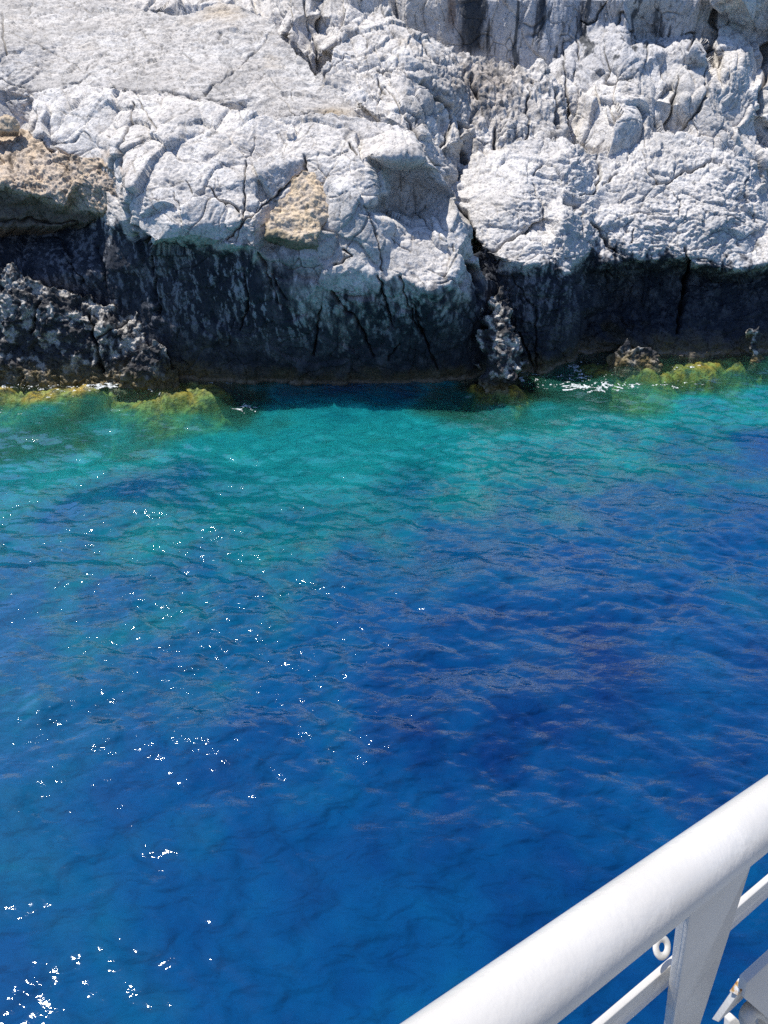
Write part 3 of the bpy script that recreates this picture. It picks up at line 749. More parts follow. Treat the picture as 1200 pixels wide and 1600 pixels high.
right = rock('limestone_boulders', right_shift(right_ctl), right_out, rel_right, col_right, (680, 1900), (190, 700), cracks=right_cracks, soft=1.5, jag=4, seed=5, back=1.2)
right.name = 'limestone_overhang'
tag(right, 'knobbly bright white limestone overhang above the dark wave-cut cave', 'rock outcrop')

# 6. brown ledge at the left edge
def rel_rough(q, P, X, Y, n):
    d, ex = relief_lime(q, P, X, Y, n, big=0.5, pit=1.0, cell=0.35)
    up = 1 - sstep(215, 245, Y)
    d += (0.07 * (ridged(q * 3.4, 4, 0.6) - 0.5) + 0.02 * fbm(q * 16, 2)) * (1 - 0.7 * up)
    return d, ex
def col_ledge(q, V, X, Y, n, d, ex):
    a = fbm(q * 2.5 + 4, 4, 0.6)
    C = lerp(np.tile(np.array([0.62, 0.485, 0.345]), (len(q), 1)), np.array([0.56, 0.46, 0.36]), sstep(-0.3, 0.5, a))
    C = lerp(C, np.array([0.16, 0.12, 0.085]), sstep(0.05, 0.6, fbm(q * 5 + 90, 4, 0.65)) * 0.7)
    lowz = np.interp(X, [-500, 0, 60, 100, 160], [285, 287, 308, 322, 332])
    C = lerp(C, np.array([0.12, 0.10, 0.075]), sstep(-2, 14, Y - lowz) * 0.85)  # overhang below the edge painted darker, its shade put into the colour
    return C, np.zeros(len(q))
ledge_ctl = [(-500, 200, 19), (0, 205, 17.9), (30, 200, 17.9), (60, 212, 17.4), (80, 238, 16.9), (120, 246, 16.7), (150, 252, 16.3), (190, 262, 16.0), (190, 300, 15.85), (0, 250, 16.85), (60, 262, 16.6), (120, 285, 16.3), (-500, 285, 17.5), (0, 286, 16.25), (60, 307, 16.15), (100, 322, 16.1), (160, 331, 16.05), (175, 325, 16.1),
             (0, 300, 16.55), (60, 320, 16.55), (110, 334, 16.5), (160, 342, 16.4), (0, 325, 16.7), (80, 335, 16.6), (0, 352, 16.5), (100, 352, 16.45), (0, 370, 16.6), (190, 370, 16.6), (-500, 370, 18)]
ledge_out = [(-520, 195), (0, 204), (25, 200), (45, 204), (62, 215), (78, 236), (120, 244), (170, 248), (192, 285), (186, 318), (170, 335), (150, 345), (100, 352), (50, 354), (0, 356), (-520, 365)]
ledge = rock('brown_ledge', ledge_ctl, ledge_out, rel_rough, col_ledge, (-500, 200), (190, 372), fine=1.3, cracks=[[(-10, 345, 4), (60, 345, 3), (120, 348, 2)], [(-5, 240, 2), (5, 250, 2)]], soft=1.2, jag=5, seed=6, back=1.2)
tag(ledge, 'rough brown pitted rock ledge jutting out below a hollow at the left edge', 'rock ledge')

# small tan stone in the hollow
def rel_small(q, P, X, Y, n):
    return 0.06 * fbm(q * 3, 3) + 0.03 * (ridged(q * 7, 3) - 0.5), {}
def col_tan(q, V, X, Y, n, d, ex):
    C = lerp(np.tile(np.array([0.60, 0.47, 0.32]), (len(q), 1)), np.array([0.52, 0.43, 0.33]), sstep(-0.3, 0.4, fbm(q * 4, 4, 0.6)))
    C = lerp(C, np.array([0.22, 0.16, 0.09]), sstep(0.1, 0.7, fbm(q * 9 + 3, 3, 0.65)) * 0.5)
    return C, np.zeros(len(q))
st = rock('tan_stone', [(-30, 180, 17.4), (0, 178, 17.35), (20, 180, 17.3), (32, 192, 17.35), (0, 205, 17.1), (20, 205, 17.1), (34, 210, 17.3), (-30, 210, 17.3)],
          [(-25, 182), (0, 182), (10, 178), (24, 182), (31, 192), (30, 206), (-25, 208)], rel_small, col_tan, (-35, 40), (172, 215), fine=1.2, soft=2, jag=2, seed=8, back=0.4)
tag(st, 'small tan stone lying in the dark hollow above the brown ledge', 'stone')

# 7. tan conglomerate block wedged in the outcrop
def rel_tan(q, P, X, Y, n):
    f1, f2, til, rid = worley(q * 9)
    d = 0.10 * fbm(q * 1.7, 3) + 0.045 * (0.5 - f1) + 0.02 * fbm(q * 14, 3)
    return d, dict(f1=f1)
def col_block(q, V, X, Y, n, d, ex):
    C, _ = col_tan(q, V, X, Y, n, d, ex)
    C = C * 1.12
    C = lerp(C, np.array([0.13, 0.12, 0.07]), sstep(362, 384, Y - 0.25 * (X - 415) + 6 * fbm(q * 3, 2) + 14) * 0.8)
    return C, np.zeros(len(q))
blk = rock('conglomerate_block', [(480, 268, 15.35), (455, 285, 15.2), (525, 275, 15.3), (524, 300, 15.05), (440, 310, 14.95), (490, 310, 14.85), (420, 340, 14.7), (418, 368, 14.45), (440, 374, 14.4), (495, 360, 14.4), (495, 385, 14.35), (430, 382, 14.6), (490, 395, 14.5), (510, 340, 14.75), (400, 400, 14.8), (540, 400, 14.8), (400, 260, 15.4), (540, 260, 15.4)],
           [(478, 268), (455, 284), (440, 302), (424, 330), (416, 355), (414, 370), (428, 380), (455, 390), (480, 395), (495, 392), (498, 366), (510, 345), (524, 315), (524, 290), (517, 274), (495, 270)],
           rel_tan, col_block, (400, 540), (258, 402), fine=1.1, soft=2.0, jag=4, seed=9, back=0.7)
tag(blk, 'crumbly tan conglomerate block wedged into the white outcrop', 'rock block')

# 8. jagged black rocks standing in the sea
def rel_jag(amp=1.0, kn=1.0):
    def f(q, P, X, Y, n):
        wv = np.stack([fbm(q * 2 + 5, 2), fbm(q * 2 + 31, 2), fbm(q * 2 + 57, 2)], -1)
        p = q + wv * 0.12
        f1, f2, til, rid = worley(p * 2.6)
        g1, g2, til2, rid2 = worley(p * 7.5)
        d = amp * (0.16 * fbm(p * 1.2, 2) + 0.10 * til / 2.6 + 0.10 * (ridged(p * 2.6, 4, 0.6) - 0.55) + 0.035 * (rid2 - 0.5) + 0.05 * til2 / 7.5 * 2 + 0.03 * fbm(p * 17, 3, 0.6) + kn * 0.10 * (0.55 - g1))
        return d, dict(r=rid)
    return f
def col_jag(hi=0.55, lowz=0.55):
    def f(q, V, X, Y, n, d, ex):
        a = fbm(q * 3.4 + 4, 4, 0.65)
        C = lerp(np.tile(np.array([0.045, 0.045, 0.048]), (len(q), 1)), np.array([0.58, 0.54, 0.48]), sstep(0.0, 0.55, a + 0.16 * np.clip(V[:, 2] - 0.6, -1, 1.2)) * hi)
        oc = 1 - sstep(0.05, lowz, V[:, 2] + 0.15 * fbm(q * 4 + 2, 3))
        C = lerp(C, np.array([0.17, 0.125, 0.045]), oc * 0.85)
        return C, np.clip(oc + 0.3, 0, 1)
    return f
jag = []
jag.append(rock('shore_rock', [(-500, 420, 16.2), (-100, 395, 15.9), (0, 415, 15.75), (30, 418, 15.8), (60, 438, 15.7), (110, 455, 15.65), (160, 480, 15.65), (215, 490, 15.55), (248, 520, 15.5), (262, 560, 15.4), (275, 600, 15.2),
      (0, 460, 15.35), (60, 480, 15.3), (130, 500, 15.25), (200, 520, 15.25), (0, 520, 15.2), (40, 560, 15.1), (100, 550, 15.15), (150, 575, 15.0), (190, 560, 15.15), (230, 560, 15.2), (0, 600, 14.9), (100, 600, 14.85), (200, 600, 14.9), (-500, 600, 15.1), (-500, 680, 15), (100, 680, 14.8), (275, 680, 15), (290, 520, 16)],
      [(-520, 410), (-100, 398), (0, 414), (22, 416), (36, 424), (58, 438), (75, 450), (105, 456), (140, 462), (158, 478), (190, 480), (218, 490), (240, 508), (250, 530), (256, 560), (280, 598), (300, 660), (-520, 660)],
      rel_jag(0.95), col_jag(0.85), (-500, 310), (385, 665), fine=1.3, soft=1.5, jag=11, seed=10, back=0.7, mat=M_WATERROCK,
      cracks=[[(140, 480, 3), (143, 520, 4), (158, 580, 5)], [(60, 470, 3), (50, 520, 4)], [(195, 500, 4), (150, 530, 4)]]))
tag(jag[-1], 'big jagged black and grey rock hummock at the waterline below the brown ledge', 'sea rock')
jag.append(rock('shore_rock', [(180, 560, 14.9), (210, 538, 14.95), (240, 530, 14.98), (258, 550, 14.95), (275, 585, 14.9), (215, 565, 14.75), (245, 570, 14.75), (190, 595, 14.65), (230, 600, 14.6), (275, 600, 14.75), (175, 640, 14.6), (285, 640, 14.6), (160, 520, 15.4), (300, 520, 15.4)],
      [(182, 592), (192, 572), (205, 548), (222, 536), (242, 530), (255, 540), (264, 560), (276, 582), (282, 600), (284, 632), (178, 632)],
      rel_jag(0.75), col_jag(0.5), (165, 300), (515, 640), fine=1.1, soft=1.2, jag=9, seed=11, back=0.5, mat=M_WATERROCK))
tag(jag[-1], 'small dark pointed rock at the foot of the big jagged hummock', 'sea rock')
jag.append(rock('shore_rock', [(765, 455, 15.3), (785, 460, 15.3), (778, 478, 15.05), (800, 490, 15.1), (760, 500, 14.95), (785, 520, 14.75), (812, 530, 14.85), (750, 530, 14.85), (818, 560, 14.75), (780, 565, 14.5), (745, 575, 14.65), (800, 590, 14.5), (750, 600, 14.5), (825, 600, 14.6), (735, 450, 15.8), (830, 450, 15.8), (740, 640, 14.5), (830, 640, 14.5)],
      [(770, 458), (782, 455), (788, 480), (800, 488), (798, 515), (812, 520), (816, 545), (818, 572), (800, 580), (800, 620), (762, 620), (742, 575), (762, 565), (750, 535), (745, 515), (755, 500), (748, 488), (765, 490)],
      rel_jag(0.9, 1.5), col_jag(1.0, 0.35), (735, 835), (445, 640), fine=1.1, soft=1.2, jag=16, seed=12, back=0.35, mat=M_WATERROCK))
tag(jag[-1], 'upright crumbling pale-tipped spur of rock left of the wave-cut cave', 'sea rock')
jag.append(rock('shore_rock', [(945, 560, 16.0), (960, 545, 16.05), (980, 532, 16.1), (995, 540, 16.05), (1025, 548, 16.1), (1030, 560, 16.05), (985, 560, 15.85), (950, 575, 15.8), (1000, 578, 15.8), (1035, 575, 15.9), (940, 620, 15.6), (1045, 620, 15.6), (935, 520, 16.5), (1045, 520, 16.5)],
      [(944, 572), (950, 558), (962, 550), (970, 540), (980, 531), (990, 542), (998, 536), (1010, 545), (1024, 548), (1030, 558), (1028, 570), (1040, 580), (1042, 612), (940, 612)],
      rel_jag(0.55, 1.3), col_jag(0.9, 0.35), (930, 1050), (515, 620), fine=1.1, soft=1.0, jag=7, seed=13, back=0.4, mat=M_WATERROCK))
tag(jag[-1], 'low spiky dark rock rising from the shelf in front of the wave-cut cave', 'sea rock')
jag.append(rock('shore_rock', [(1172, 512, 16.2), (1188, 508, 16.2), (1180, 530, 16.1), (1172, 545, 16.1), (1190, 545, 16.1), (1180, 580, 15.9), (1160, 500, 16.6), (1200, 500, 16.6), (1160, 590, 16), (1200, 590, 16)],
      [(1171, 515), (1180, 512), (1188, 508), (1190, 528), (1187, 548), (1196, 560), (1196, 582), (1168, 582), (1174, 545), (1170, 530)],
      rel_jag(0.5, 1.2), col_jag(1.2, 0.3), (1155, 1205), (495, 592), fine=1.1, soft=1.0, jag=8, seed=14, back=0.3, mat=M_WATERROCK))
tag(jag[-1], 'thin pale-topped rock stub standing by the shore near the right edge', 'sea rock')

# ------------------------------------------------------------------ sea bed and depth
dpts = [  # px, py on the water plane -> depth in metres
    (-500, 560, 1.0), (-500, 640, 1.5), (-400, 760, 4), (-100, 600, 0.2), (0, 600, 0.05), (0, 622, 0.6), (0, 650, 2.0), (0, 700, 1.7), (0, 760, 4.0), (60, 615, 0.05), (60, 640, 2.0), (100, 690, 1.6), (110, 725, 2.6), (140, 600, 0.05), (140, 625, 1.3), (180, 660, 2.2), (200, 610, 0.25), (200, 700, 1.9),
    (280, 605, 0.03), (280, 618, 0.5), (330, 610, 0.03), (330, 620, 0.8), (385, 618, 0.5), (385, 640, 1.2), (300, 660, 1.6), (400, 605, 2.0), (420, 650, 2.6), (350, 700, 3.6), (300, 740, 5.2), (200, 760, 5.5), (100, 790, 5.5), (0, 850, 5.5), (0, 1000, 6.2),
    (450, 610, 4.5), (550, 610, 5.5), (640, 610, 5.0), (550, 640, 4.2), (480, 690, 2.7), (560, 690, 2.8), (620, 680, 2.9), (520, 730, 3.0), (420, 760, 4.0), (300, 790, 4.4), (250, 840, 4.6), (380, 850, 4.9), (500, 820, 4.6), (650, 760, 4.2), (700, 700, 3.4),
    (690, 620, 1.5), (700, 595, 2.5), (740, 590, 0.3), (760, 604, 0.0), (800, 602, 0.0), (780, 608, 0.02), (775, 622, 0.4), (820, 598, 0.5), (720, 620, 1.6), (780, 640, 2.2), (860, 600, 1.2), (850, 640, 2.4), (880, 575, 1.0), (940, 572, 0.15), (960, 580, 0.35), (1000, 582, 0.3), (1000, 571, 0.03), (1050, 575, 0.25), (950, 600, 1.4), (1000, 610, 1.8), (1000, 583, 1.5), (1080, 568, 0.05), (1110, 565, 0.05), (1080, 577, 1.6), (1150, 572, 0.8), (1190, 562, 0.7), (1150, 560, 0.1), (1190, 549, 0.1), (1150, 590, 1.6), (1200, 575, 1.4), (1200, 620, 3.6), (1100, 640, 3.6), (950, 680, 3.9), (900, 720, 4.6), (800, 720, 4.0), (1100, 700, 5.5), (1200, 700, 7.5), (1000, 800, 6.5), (850, 800, 5.8), (1200, 850, 9),
    (600, 880, 5.6), (450, 950, 6.0), (300, 950, 5.6), (150, 950, 5.6), (100, 1100, 6.2), (300, 1050, 6.8), (500, 1020, 8), (620, 980, 9), (700, 900, 8), (800, 950, 9.5), (900, 900, 9), (600, 1100, 11), (800, 1100, 11.5), (1000, 1000, 10.5), (400, 1200, 9.4), (200, 1200, 7.6), (50, 1250, 6.9), (1100, 1200, 10), (300, 1400, 8.8), (600, 1400, 9.5), (100, 1500, 8), (900, 1400, 10), (600, 1700, 8.4), (200, 1800, 8), (1200, 1600, 10), (1500, 800, 10), (1700, 600, 7), (1700, 1200, 11), (-500, 1000, 7), (-500, 1600, 8)]
DP = np.array(dpts, float)
DW = at_z(DP[:, 0], DP[:, 1], 0.0)[:, :2]
def depth_at(x, y):
    """smooth scattered interpolation in the plane of the water"""
    out = np.zeros(len(x))
    for s in range(0, len(x), 40000):
        X, Y = x[s:s + 40000], y[s:s + 40000]
        d2 = (X[:, None] - DW[None, :, 0]) ** 2 + (Y[:, None] - DW[None, :, 1]) ** 2
        rad = 0.02 + 0.0016 * np.hypot(DW[:, 0], DW[:, 1] - 15.2)[None] ** 2
        wgt = 1 / (d2 + rad) ** 2
        out[s:s + 40000] = (wgt * np.log(DP[None, :, 2] + 0.05)).sum(1) / wgt.sum(1)
    p = np.stack([x, y, np.zeros(len(x))], -1)
    base = np.exp(out) - 0.05
    n = fbm(p * 0.9 + 3, 4, 0.55)
    n2 = fbm(p * 3.0 + 11, 3, 0.6)
    return base * (1 + 0.22 * n) + n2 * 0.10 * np.exp(-base * 0.5) + n * 0.10

def seabed():
    xs = np.arange(-16, 16, 0.05); ys = np.arange(8.0, 18.6, 0.05)
    X, Y = np.meshgrid(xs, ys)
    x, y = X.ravel(), Y.ravel()
    d = depth_at(x, y)
    p = np.stack([x, y, np.zeros(len(x))], -1)
    z = -np.maximum(d, -0.015) + 0.03 * fbm(p * np.array([7, 11, 1.0]), 4, 0.6) * sstep(-0.1, 0.6, d + 0.15)
    a = fbm(p * 2.2 + 7, 4, 0.6)
    C = lerp(np.tile(np.array([0.52, 0.35, 0.05]), (len(x), 1)), np.array([0.40, 0.41, 0.09]), sstep(-0.2, 0.35, a + 0.5 * sstep(0.05, 0.7, d)))
    C = lerp(C, np.array([0.50, 0.54, 0.40]), sstep(0.7, 1.8, d + 0.8 * a))
    C = lerp(C, np.array([0.05, 0.06, 0.03]), sstep(0.0, 0.5, fbm(p * np.array([4.0, 8.0, 1]) + 21, 5, 0.7)) * 0.85)
    C = lerp(C, np.array([0.42, 0.34, 0.24]), (1 - sstep(-0.03, 0.10, d)) * 0.6 * sstep(-0.2, 0.3, a))
    idx = np.arange(X.size).reshape(X.shape)
    q = np.stack([idx[:-1, :-1], idx[:-1, 1:], idx[1:, 1:], idx[1:, :-1]], -1).reshape(-1, 4)
    o = mesh_obj('seabed_rock', np.stack([x, y, z], -1), q, M_WATERROCK, {'Col': C, 'wet': np.ones(len(x)) * 0.8})
    tag(o, 'algae-covered ochre and green rock shelf under the shallow water', 'seabed', kind='structure')
seabed()

# ------------------------------------------------------------------ sea surface
def wave_field(L, N, k_lo, k_pk, rms, wdir, spread, seed, power=3.6):
    r = np.random.default_rng(seed)
    kf = np.fft.fftfreq(N, L / N) * 2 * np.pi
    KX, KY = np.meshgrid(kf, kf)
    K = np.hypot(KX, KY); K[0, 0] = 1
    c = (KX * math.cos(wdir) + KY * math.sin(wdir)) / K
    A = np.exp(-(k_lo / K) ** 2) / (1 + (K / k_pk) ** power) ** 0.9 * (0.10 + np.abs(c) ** spread) / np.sqrt(K)
    A *= np.exp(-(K * 0.010) ** 2)
    A[0, 0] = 0
    F = A * (r.normal(size=K.shape) + 1j * r.normal(size=K.shape))
    h = np.fft.ifft2(F).real
    s = rms / np.sqrt((np.fft.ifft2(1j * KX * F).real ** 2 + np.fft.ifft2(1j * KY * F).real ** 2).mean())
    return L, N, [h * s, np.fft.ifft2(1j * KX / K * F).real * s, np.fft.ifft2(1j * KY / K * F).real * s]

def sample(field, x, y, rot=0.0):
    L, N, arr = field
    c, s = math.cos(rot), math.sin(rot)
    u = (c * x + s * y) / L * N; v = (-s * x + c * y) / L * N
    i = np.floor(u).astype(np.int64); j = np.floor(v).astype(np.int64)
    fu, fv = u - i, v - j
    i0, i1, j0, j1 = i % N, (i + 1) % N, j % N, (j + 1) % N
    o = [a[j0, i0] * (1 - fu) * (1 - fv) + a[j0, i1] * fu * (1 - fv) + a[j1, i0] * (1 - fu) * fv + a[j1, i1] * fu * fv for a in arr]
    dx, dy = c * o[1] - s * o[2], s * o[1] + c * o[2]
    return o[0], dx, dy

W1 = wave_field(13.0, 512, 1.2, 6.0, 0.085, math.radians(100), 2.0, 3)
W2 = wave_field(7.7, 512, 8.0, 16.0, 0.175, math.radians(72), 3.0, 5)
W3 = wave_field(4.3, 512, 20.0, 34.0, 0.115, math.radians(85), 2.5, 8)
def waves(x, y):
    calm = 1 - sstep(3.0, 6.4, y + 0.15 * x)
    p = np.stack([x * 0.28, y * 0.4, np.zeros(len(x))], -1)
    gust = 0.75 + 0.55 * np.clip(fbm(p + 4, 3), -0.9, 0.9)
    a1 = 1.0 - 0.50 * calm
    a2 = (1.0 - 0.68 * calm) * gust
    h1, u1, v1 = sample(W1, x, y, 0.12)
    h2, u2, v2 = sample(W2, x, y, -0.12)
    h3, u3, v3 = sample(W3, x, y, 0.2)
    h2, u2, v2 = h2 + h3, u2 + u3, v2 + v3
    ch = 1.0
    return h1 * a1 + h2 * a2, -ch * (u1 * a1 + u2 * a2), -ch * (v1 * a1 + v2 * a2), calm

def water():
    xs = axis(-700, 1900, -30, 1230, 1.7, 12)
    ys = axis(490, 2300, 545, 1620, 1.7, 12)
    GX, GY = np.meshgrid(xs, ys)
    P = at_z(GX.ravel(), GY.ravel(), 0.0)
    x, y = P[:, 0], P[:, 1]
    h, u, v, calm = waves(x, y)
    d = np.maximum(depth_at(x, y), 0.0)
    shore = 0.35 + 0.65 * sstep(0, 1.0, d)
    V = np.stack([x + u, y + v, h * shore], -1)
    idx = np.arange(GX.size).reshape(GX.shape)
    q = np.stack([idx[:-1, :-1], idx[1:, :-1], idx[1:, 1:], idx[:-1, 1:]], -1).reshape(-1, 4)
    # the open sea round it
    big = np.array([(-3000, -3000), (3000, -3000), (3000, 3000), (-3000, 3000)], float)
    bi = idx[0, :]; 
    n0 = len(V)
    rim = [idx[-1, 0], idx[-1, -1], idx[0, -1], idx[0, 0]]
    V = np.concatenate([V, np.c_[big, np.zeros(4)]])
    extra = [[n0, n0 + 1, rim[1], rim[0]], [n0 + 1, n0 + 2, rim[2], rim[1]], [n0 + 2, n0 + 3, rim[3], rim[2]], [n0 + 3, n0, rim[0], rim[3]]]
    q = np.concatenate([q, np.array(extra)])
    dd = np.concatenate([d, np.full(4, 11.0)]); cc = np.concatenate([calm, np.zeros(4)])
    o = mesh_obj('sea', V, q, M_WATER, {'depth': dd, 'calm': cc})
    tag(o, 'deep blue sea turning turquoise and green towards the rocks', 'sea', kind='structure')
water()

# ------------------------------------------------------------------ foam
def foam():
    xs = np.arange(-11, 15, 0.016); ys = np.arange(12.4, 17.4, 0.02)
    X, Y = np.meshgrid(xs, ys)
    x, y = X.ravel(), Y.ravel()
    zones = [(870, 592, 1.7, 0.45, 1.0), (930, 602, 1.5, 0.38, 1.0), (820, 590, 0.5, 0.3, .7), (900, 610, 1.0, 0.22, .9), (1040, 600, 1.3, 0.35, .75), (905, 573, 0.5, 0.5, .9), (120, 606, 0.9, 0.22, 1.25), (160, 603, 0.6, 0.2, 1.2), (20, 604, 1.0, 0.15, 1.2), (60, 600, 1.0, 0.12, 1.2), (95, 618, 0.6, 0.2, .7), (240, 612, 0.9, 0.2, .8), (330, 600, 0.7, 0.12, .9), (380, 640, 0.5, 0.25, .7), (10, 650, 0.7, 0.5, .55), (1090, 575, 0.8, 0.2, .7), (770, 575, .4, .2, .8), (-150, 615, 1.5, .3, .8), (1300, 590, 2, .4, .7)]
    m = np.zeros(len(x))
    for px, py, rx, ry, s in zones:
        c = at_z(px, py, 0.0)
        m = np.maximum(m, s * np.exp(-(((x - c[0]) / rx) ** 2 + ((y - c[1]) / ry) ** 2)))
    k = m > 0.12
    cell = k
    n = np.zeros(len(x))
    pk = np.stack([x[k] * 0.8, y[k] * 1.7, np.zeros(k.sum())], -1)
    wv = np.stack([fbm(pk * 1.3 + 5, 3), fbm(pk * 1.3 + 31, 3), np.zeros(len(pk))], -1)
    f1, f2, _, _ = worley((pk + 0.35 * wv) * 4.2)
    lace = np.exp(-((f2 - f1) / 0.12) ** 2)
    n[k] = m[k] * (0.28 + 0.5 * fbm(pk * 1.1 + 9, 2)) + 0.62 * lace * m[k] + 0.30 * fbm(pk * 8 + 3, 3, 0.7)
    on = (n > 0.50) & k
    on = on.reshape(X.shape)
    fm = on[:-1, :-1] & on[1:, :-1] & on[:-1, 1:] & on[1:, 1:]
    h, u, v, calm = waves(x, y)
    d = np.maximum(depth_at(x[k], y[k]), 0.0)
    z = np.zeros(len(x)); z[k] = h[k] * (0.35 + 0.65 * sstep(0, 1.0, d)) + 0.008 + 0.03 * np.clip(n[k] - 0.58, 0, 0.5)
    V = np.stack([x + u, y + v, z], -1)
    idx = np.arange(X.size).reshape(X.shape)
    q = np.stack([idx[:-1, :-1][fm], idx[:-1, 1:][fm], idx[1:, 1:][fm], idx[1:, :-1][fm]], -1)
    us = np.unique(q); rm = np.full(len(V), -1, np.int64); rm[us] = np.arange(len(us))
    o = mesh_obj('foam', V[us], rm[q], M_FOAM)
    tag(o, 'lacy white foam drifting on the water along the rocks', 'foam', kind='stuff')
foam()

# ------------------------------------------------------------------ ship's rail
def prism(name, front, thick, mat, parent, bevel=0.0015):
    """a plate: outline points and a thickness vector"""
    F = np.array(front, float); T = np.array(thick, float)
    k = len(F)
    V = np.concatenate([F, F + T])
    me = bpy.data.meshes.new(name)
    faces = [list(range(k))[::-1], list(range(k, 2 * k))] + [[i, (i + 1) % k, k + (i + 1) % k, k + i] for i in range(k)]
    me.from_pydata(V.tolist(), [], faces)
    me.materials.append(mat)
    o = bpy.data.objects.new(name, me); COL.objects.link(o)
    o.parent = parent
    import bmesh
    bm = bmesh.new(); bm.from_mesh(me); bmesh.ops.recalc_face_normals(bm, faces=bm.faces)
    bmesh.ops.bevel(bm, geom=list(bm.edges), offset=bevel, segments=2, affect='EDGES', profile=0.5)
    bm.to_mesh(me); bm.free()
    me.polygons.foreach_set('use_smooth', np.ones(len(me.polygons), bool))
    return o

def tube(name, path, rad, mat, parent, sides=48, caps=True):
    P = np.array(path, float)
    n = len(P)
    V, Q = [], []
    rad = np.broadcast_to(rad, n)
    for i in range(n):
        a, b = P[max(i - 1, 0)], P[min(i + 1, n - 1)]
        t = (b - a) / np.linalg.norm(b - a)
        s = np.cross(t, (0, 0, 1.0)); s /= np.linalg.norm(s); u = np.cross(s, t)
        for k in range(sides):
            f = 2 * math.pi * k / sides
            V.append(P[i] + rad[i] * (math.cos(f) * s + math.sin(f) * u))
    for i in range(n - 1):
        for k in range(sides):
            Q.append([i * sides + k, i * sides + (k + 1) % sides, (i + 1) * sides + (k + 1) % sides, (i + 1) * sides + k])
    me = bpy.data.meshes.new(name)
    if caps:
        Q.append(list(range(sides))[::-1]); Q.append([(n - 1) * sides + k for k in range(sides)])
    me.from_pydata([tuple(v) for v in V], [], Q)
    me.materials.append(mat)
    me.polygons.foreach_set('use_smooth', np.ones(len(me.polygons), bool))
    o = bpy.data.objects.new(name, me); COL.objects.link(o); o.parent = parent
    return o

A = at_t(900, 1490, 0.52); B = at_t(1190, 1275, 0.685)
RD = (B - A) / np.linalg.norm(B - A)                       # along the rail
UPV = np.array([0, 0, 1.0]); UPV = UPV - RD * UPV.dot(RD); UPV /= np.linalg.norm(UPV)   # rail's own "up"
OUT = np.cross(RD, UPV)                                    # horizontal, across the rail
if OUT[1] < 0: OUT = -OUT
rail = bpy.data.objects.new('ship_railing', None); COL.objects.link(rail)
tag(rail, 'white painted steel ship railing crossing the bottom right corner above the water', 'railing')
s_ = np.linspace(-3.2, 5.2, 90)
tube('handrail', [A + RD * s for s in s_], 0.0247, M_PAINT, rail, 72)

def bar(name, px, py, t, h, th, s0, s1):
    c = at_t(px, py, t)
    F = [c + RD * s0 + UPV * h / 2, c + RD * s1 + UPV * h / 2, c + RD * s1 - UPV * h / 2, c + RD * s0 - UPV * h / 2]
    return prism(name, F, OUT * th, M_PAINT, rail, 0.0012)
bar('middle_rail', 972, 1591, 0.78, 0.074, 0.007, -3.4, 5.0)

def plate(name, pts, thick):
    F = [at_t(x, y, t) for x, y, t in pts]
    return prism(name, F, thick, M_PAINT, rail, 0.0012)
plate('post', [(1080, 1426, 0.640), (1174, 1352, 0.695), (1136, 1473, 0.765), (1095, 1600, 0.86), (1040, 1780, 1.05), (1028, 1780, 1.05), (1053, 1600, 0.86)], OUT * 0.006)

# second flange of the post, seen on its left
_l = [at_t(1080, 1424, 0.640), at_t(1053, 1600, 0.86), at_t(1028, 1780, 1.05)]
prism('post_flange', _l + [p + OUT * 0.013 for p in _l[::-1]], RD * 0.004, M_PAINT, rail, 0.0012)

for k_ in (-2, -1, 1, 2, 3):
    for src in [o for o in rail.children if o.name in ('post', 'post_flange')]:
        c_ = src.copy(); COL.objects.link(c_); c_.parent = rail; c_.location = Vector(RD * 1.35 * k_)

def ring(name, c, ax, up, R0, r0, w, mat, parent):
    V, Q = [], []
    n, m = 32, 10
    side = np.cross(ax, up)
    for i in range(n):
        f = 2 * math.pi * i / n
        d = math.cos(f) * up * 1.0 + math.sin(f) * side * 0.8
        for k in range(m):
            g = 2 * math.pi * k / m
            V.append(c + d * (R0 + r0 * math.cos(g)) + ax * w * math.sin(g))
    for i in range(n):
        for k in range(m):
            a, b = i * m + k, i * m + (k + 1) % m
            a2, b2 = ((i + 1) % n) * m + k, ((i + 1) % n) * m + (k + 1) % m
            Q.append([a, b, b2, a2])
    me = bpy.data.meshes.new(name); me.from_pydata([tuple(v) for v in V], [], Q); me.materials.append(mat)
    me.polygons.foreach_set('use_smooth', np.ones(len(me.polygons), bool))
    o = bpy.data.objects.new(name, me); COL.objects.link(o); o.parent = parent
    return o
lug_c = at_t(1034, 1480, 0.79)
view = (EYE - lug_c) / np.linalg.norm(EYE - lug_c)
ax_ = UPV * 0.75 - OUT * 0.66; ax_ /= np.linalg.norm(ax_)
side_ = RD - ax_ * RD.dot(ax_); side_ /= np.linalg.norm(side_)
ring('lug', lug_c, ax_, side_, 0.0100, 0.0046, 0.0022, M_PAINT, rail)

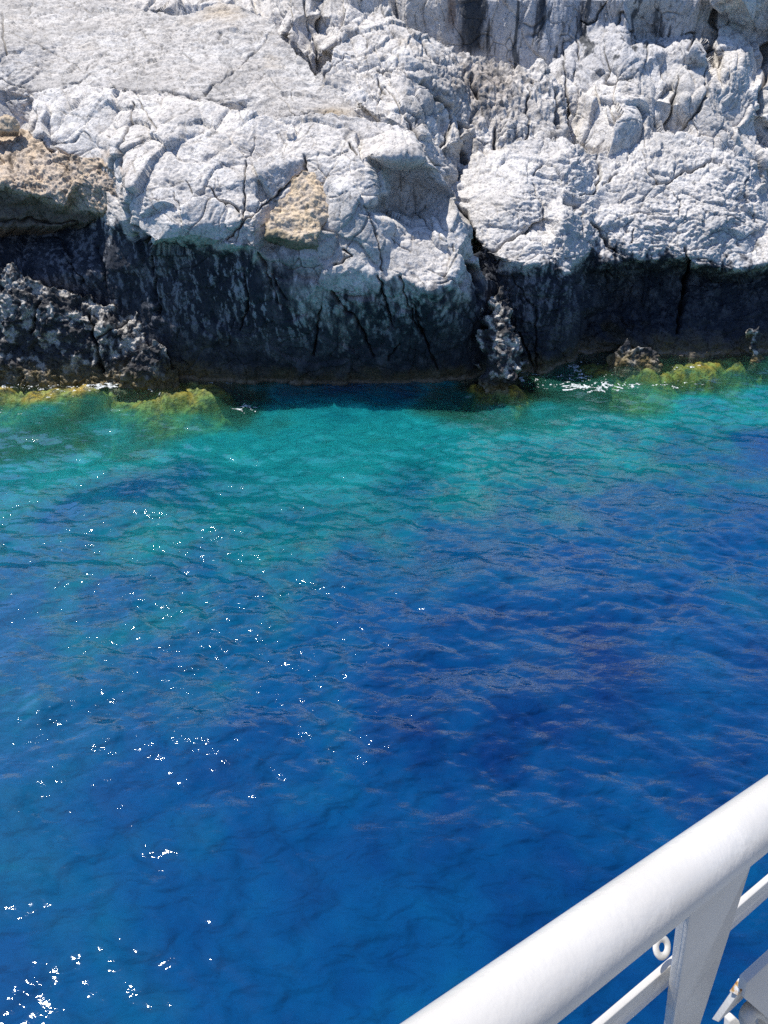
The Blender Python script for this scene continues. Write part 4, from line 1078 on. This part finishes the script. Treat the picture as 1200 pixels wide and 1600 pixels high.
# the fitting at the right edge
fit = bpy.data.objects.new('deck_fitting', None); COL.objects.link(fit)
tag(fit, 'white steel beam end with a rust spot and a bent pipe below the railing', 'deck fitting')
def fplate(name, pts, thick, mat=None):
    F = [at_t(x, y, t) for x, y, t in pts]
    return prism(name, F, thick, mat or M_PAINT, fit, 0.0015)
dn = -UPV
fplate('beam', [(1158, 1526, 1.00), (1170, 1530, 0.985), (1330, 1379, 1.18), (1330, 1352, 1.21)], dn * 0.10)
fplate('end_cap', [(1153, 1529, 0.995), (1168, 1536, 0.98), (1172, 1530, 0.98), (1159, 1525, 1.0)], dn * 0.030, M_RUST)
fplate('side_plate', [(1168, 1536, 0.975), (1330, 1384, 1.17), (1330, 1640, 1.22), (1240, 1650, 1.12), (1200, 1592, 1.03), (1163, 1560, 0.99)], OUT * 0.012)
pa = [at_t(1215, 1600, 1.08), at_t(1190, 1578, 1.06), at_t(1174, 1576, 1.05), at_t(1166, 1590, 1.05), at_t(1172, 1612, 1.07), at_t(1190, 1660, 1.12)]
pp = []
for i in range(len(pa) - 1):
    for k in range(5): pp.append(pa[i] + (pa[i + 1] - pa[i]) * k / 5)
pp.append(pa[-1])
for _ in range(2): pp = [pp[0]] + [(pp[i - 1] + 2 * pp[i] + pp[i + 1]) / 4 for i in range(1, len(pp) - 1)] + [pp[-1]]
tube('bent_pipe', pp, 0.011, M_PAINT, fit, 24)
fplate('bracket', [(1140, 1597, 1.12), (1149, 1590, 1.12), (1156, 1596, 1.12), (1165, 1610, 1.12), (1165, 1680, 1.14), (1135, 1680, 1.14)], OUT * 0.01)
fplate('lower_plate', [(1187, 1576, 1.09), (1240, 1600, 1.12), (1240, 1700, 1.14), (1175, 1700, 1.14)], OUT * 0.01)

# unseen ship parts added to bounce light onto the rail: deck, hull, cabin wall
ship = bpy.data.objects.new('ship', None); COL.objects.link(ship)
tag(ship, 'unseen ship side, deck and cabin wall added to bounce light onto the railing', 'ship')
H1 = np.array([RD[0], RD[1], 0.0]); H1 /= np.linalg.norm(H1)
IN = np.array([H1[1], -H1[0], 0.0])
if IN[1] > 0: IN = -IN
E0 = np.array([A[0], A[1], 0.0]) + IN * 0.34
def quad_prism(name, a, b, c, d, th):
    return prism(name, [a, b, c, d], th, M_PAINT, ship, 0.01)
Zd = 5.35
def zz(p, z): return np.array([p[0], p[1], z])
M_DECK = M_PAINT.copy(); M_DECK.name = 'grey_deck_paint'
for e_ in [n for n in M_DECK.node_tree.nodes if n.type == 'VALTORGB'][0].color_ramp.elements: e_.color = (0.22, 0.24, 0.25, 1)
def zz(p, z, k): return np.array([p[0], p[1], z]) + RD * k
quad_prism('deck', zz(E0, Zd, -5), zz(E0, Zd, 7), zz(E0 + IN * 2.6, Zd, 7), zz(E0 + IN * 2.6, Zd, -5), np.array([0, 0, -0.12])).data.materials[0] = M_DECK
h0, h1 = zz(E0 + IN * 0.02, Zd - 0.13, -5), zz(E0 + IN * 0.02, Zd - 0.13, 7)
quad_prism('hull_side', h0, h1, np.array([h1[0], h1[1], -1.0]) + IN * 0.2, np.array([h0[0], h0[1], -1.0]) + IN * 0.2, IN * 0.1)
quad_prism('cabin_bounce_wall', zz(E0 + IN * 2.7, Zd, -5), zz(E0 + IN * 2.7, Zd, 7), zz(E0 + IN * 2.7, Zd + 2.5, 7), zz(E0 + IN * 2.7, Zd + 2.5, -5), IN * 0.1)

# ------------------------------------------------------------------ done
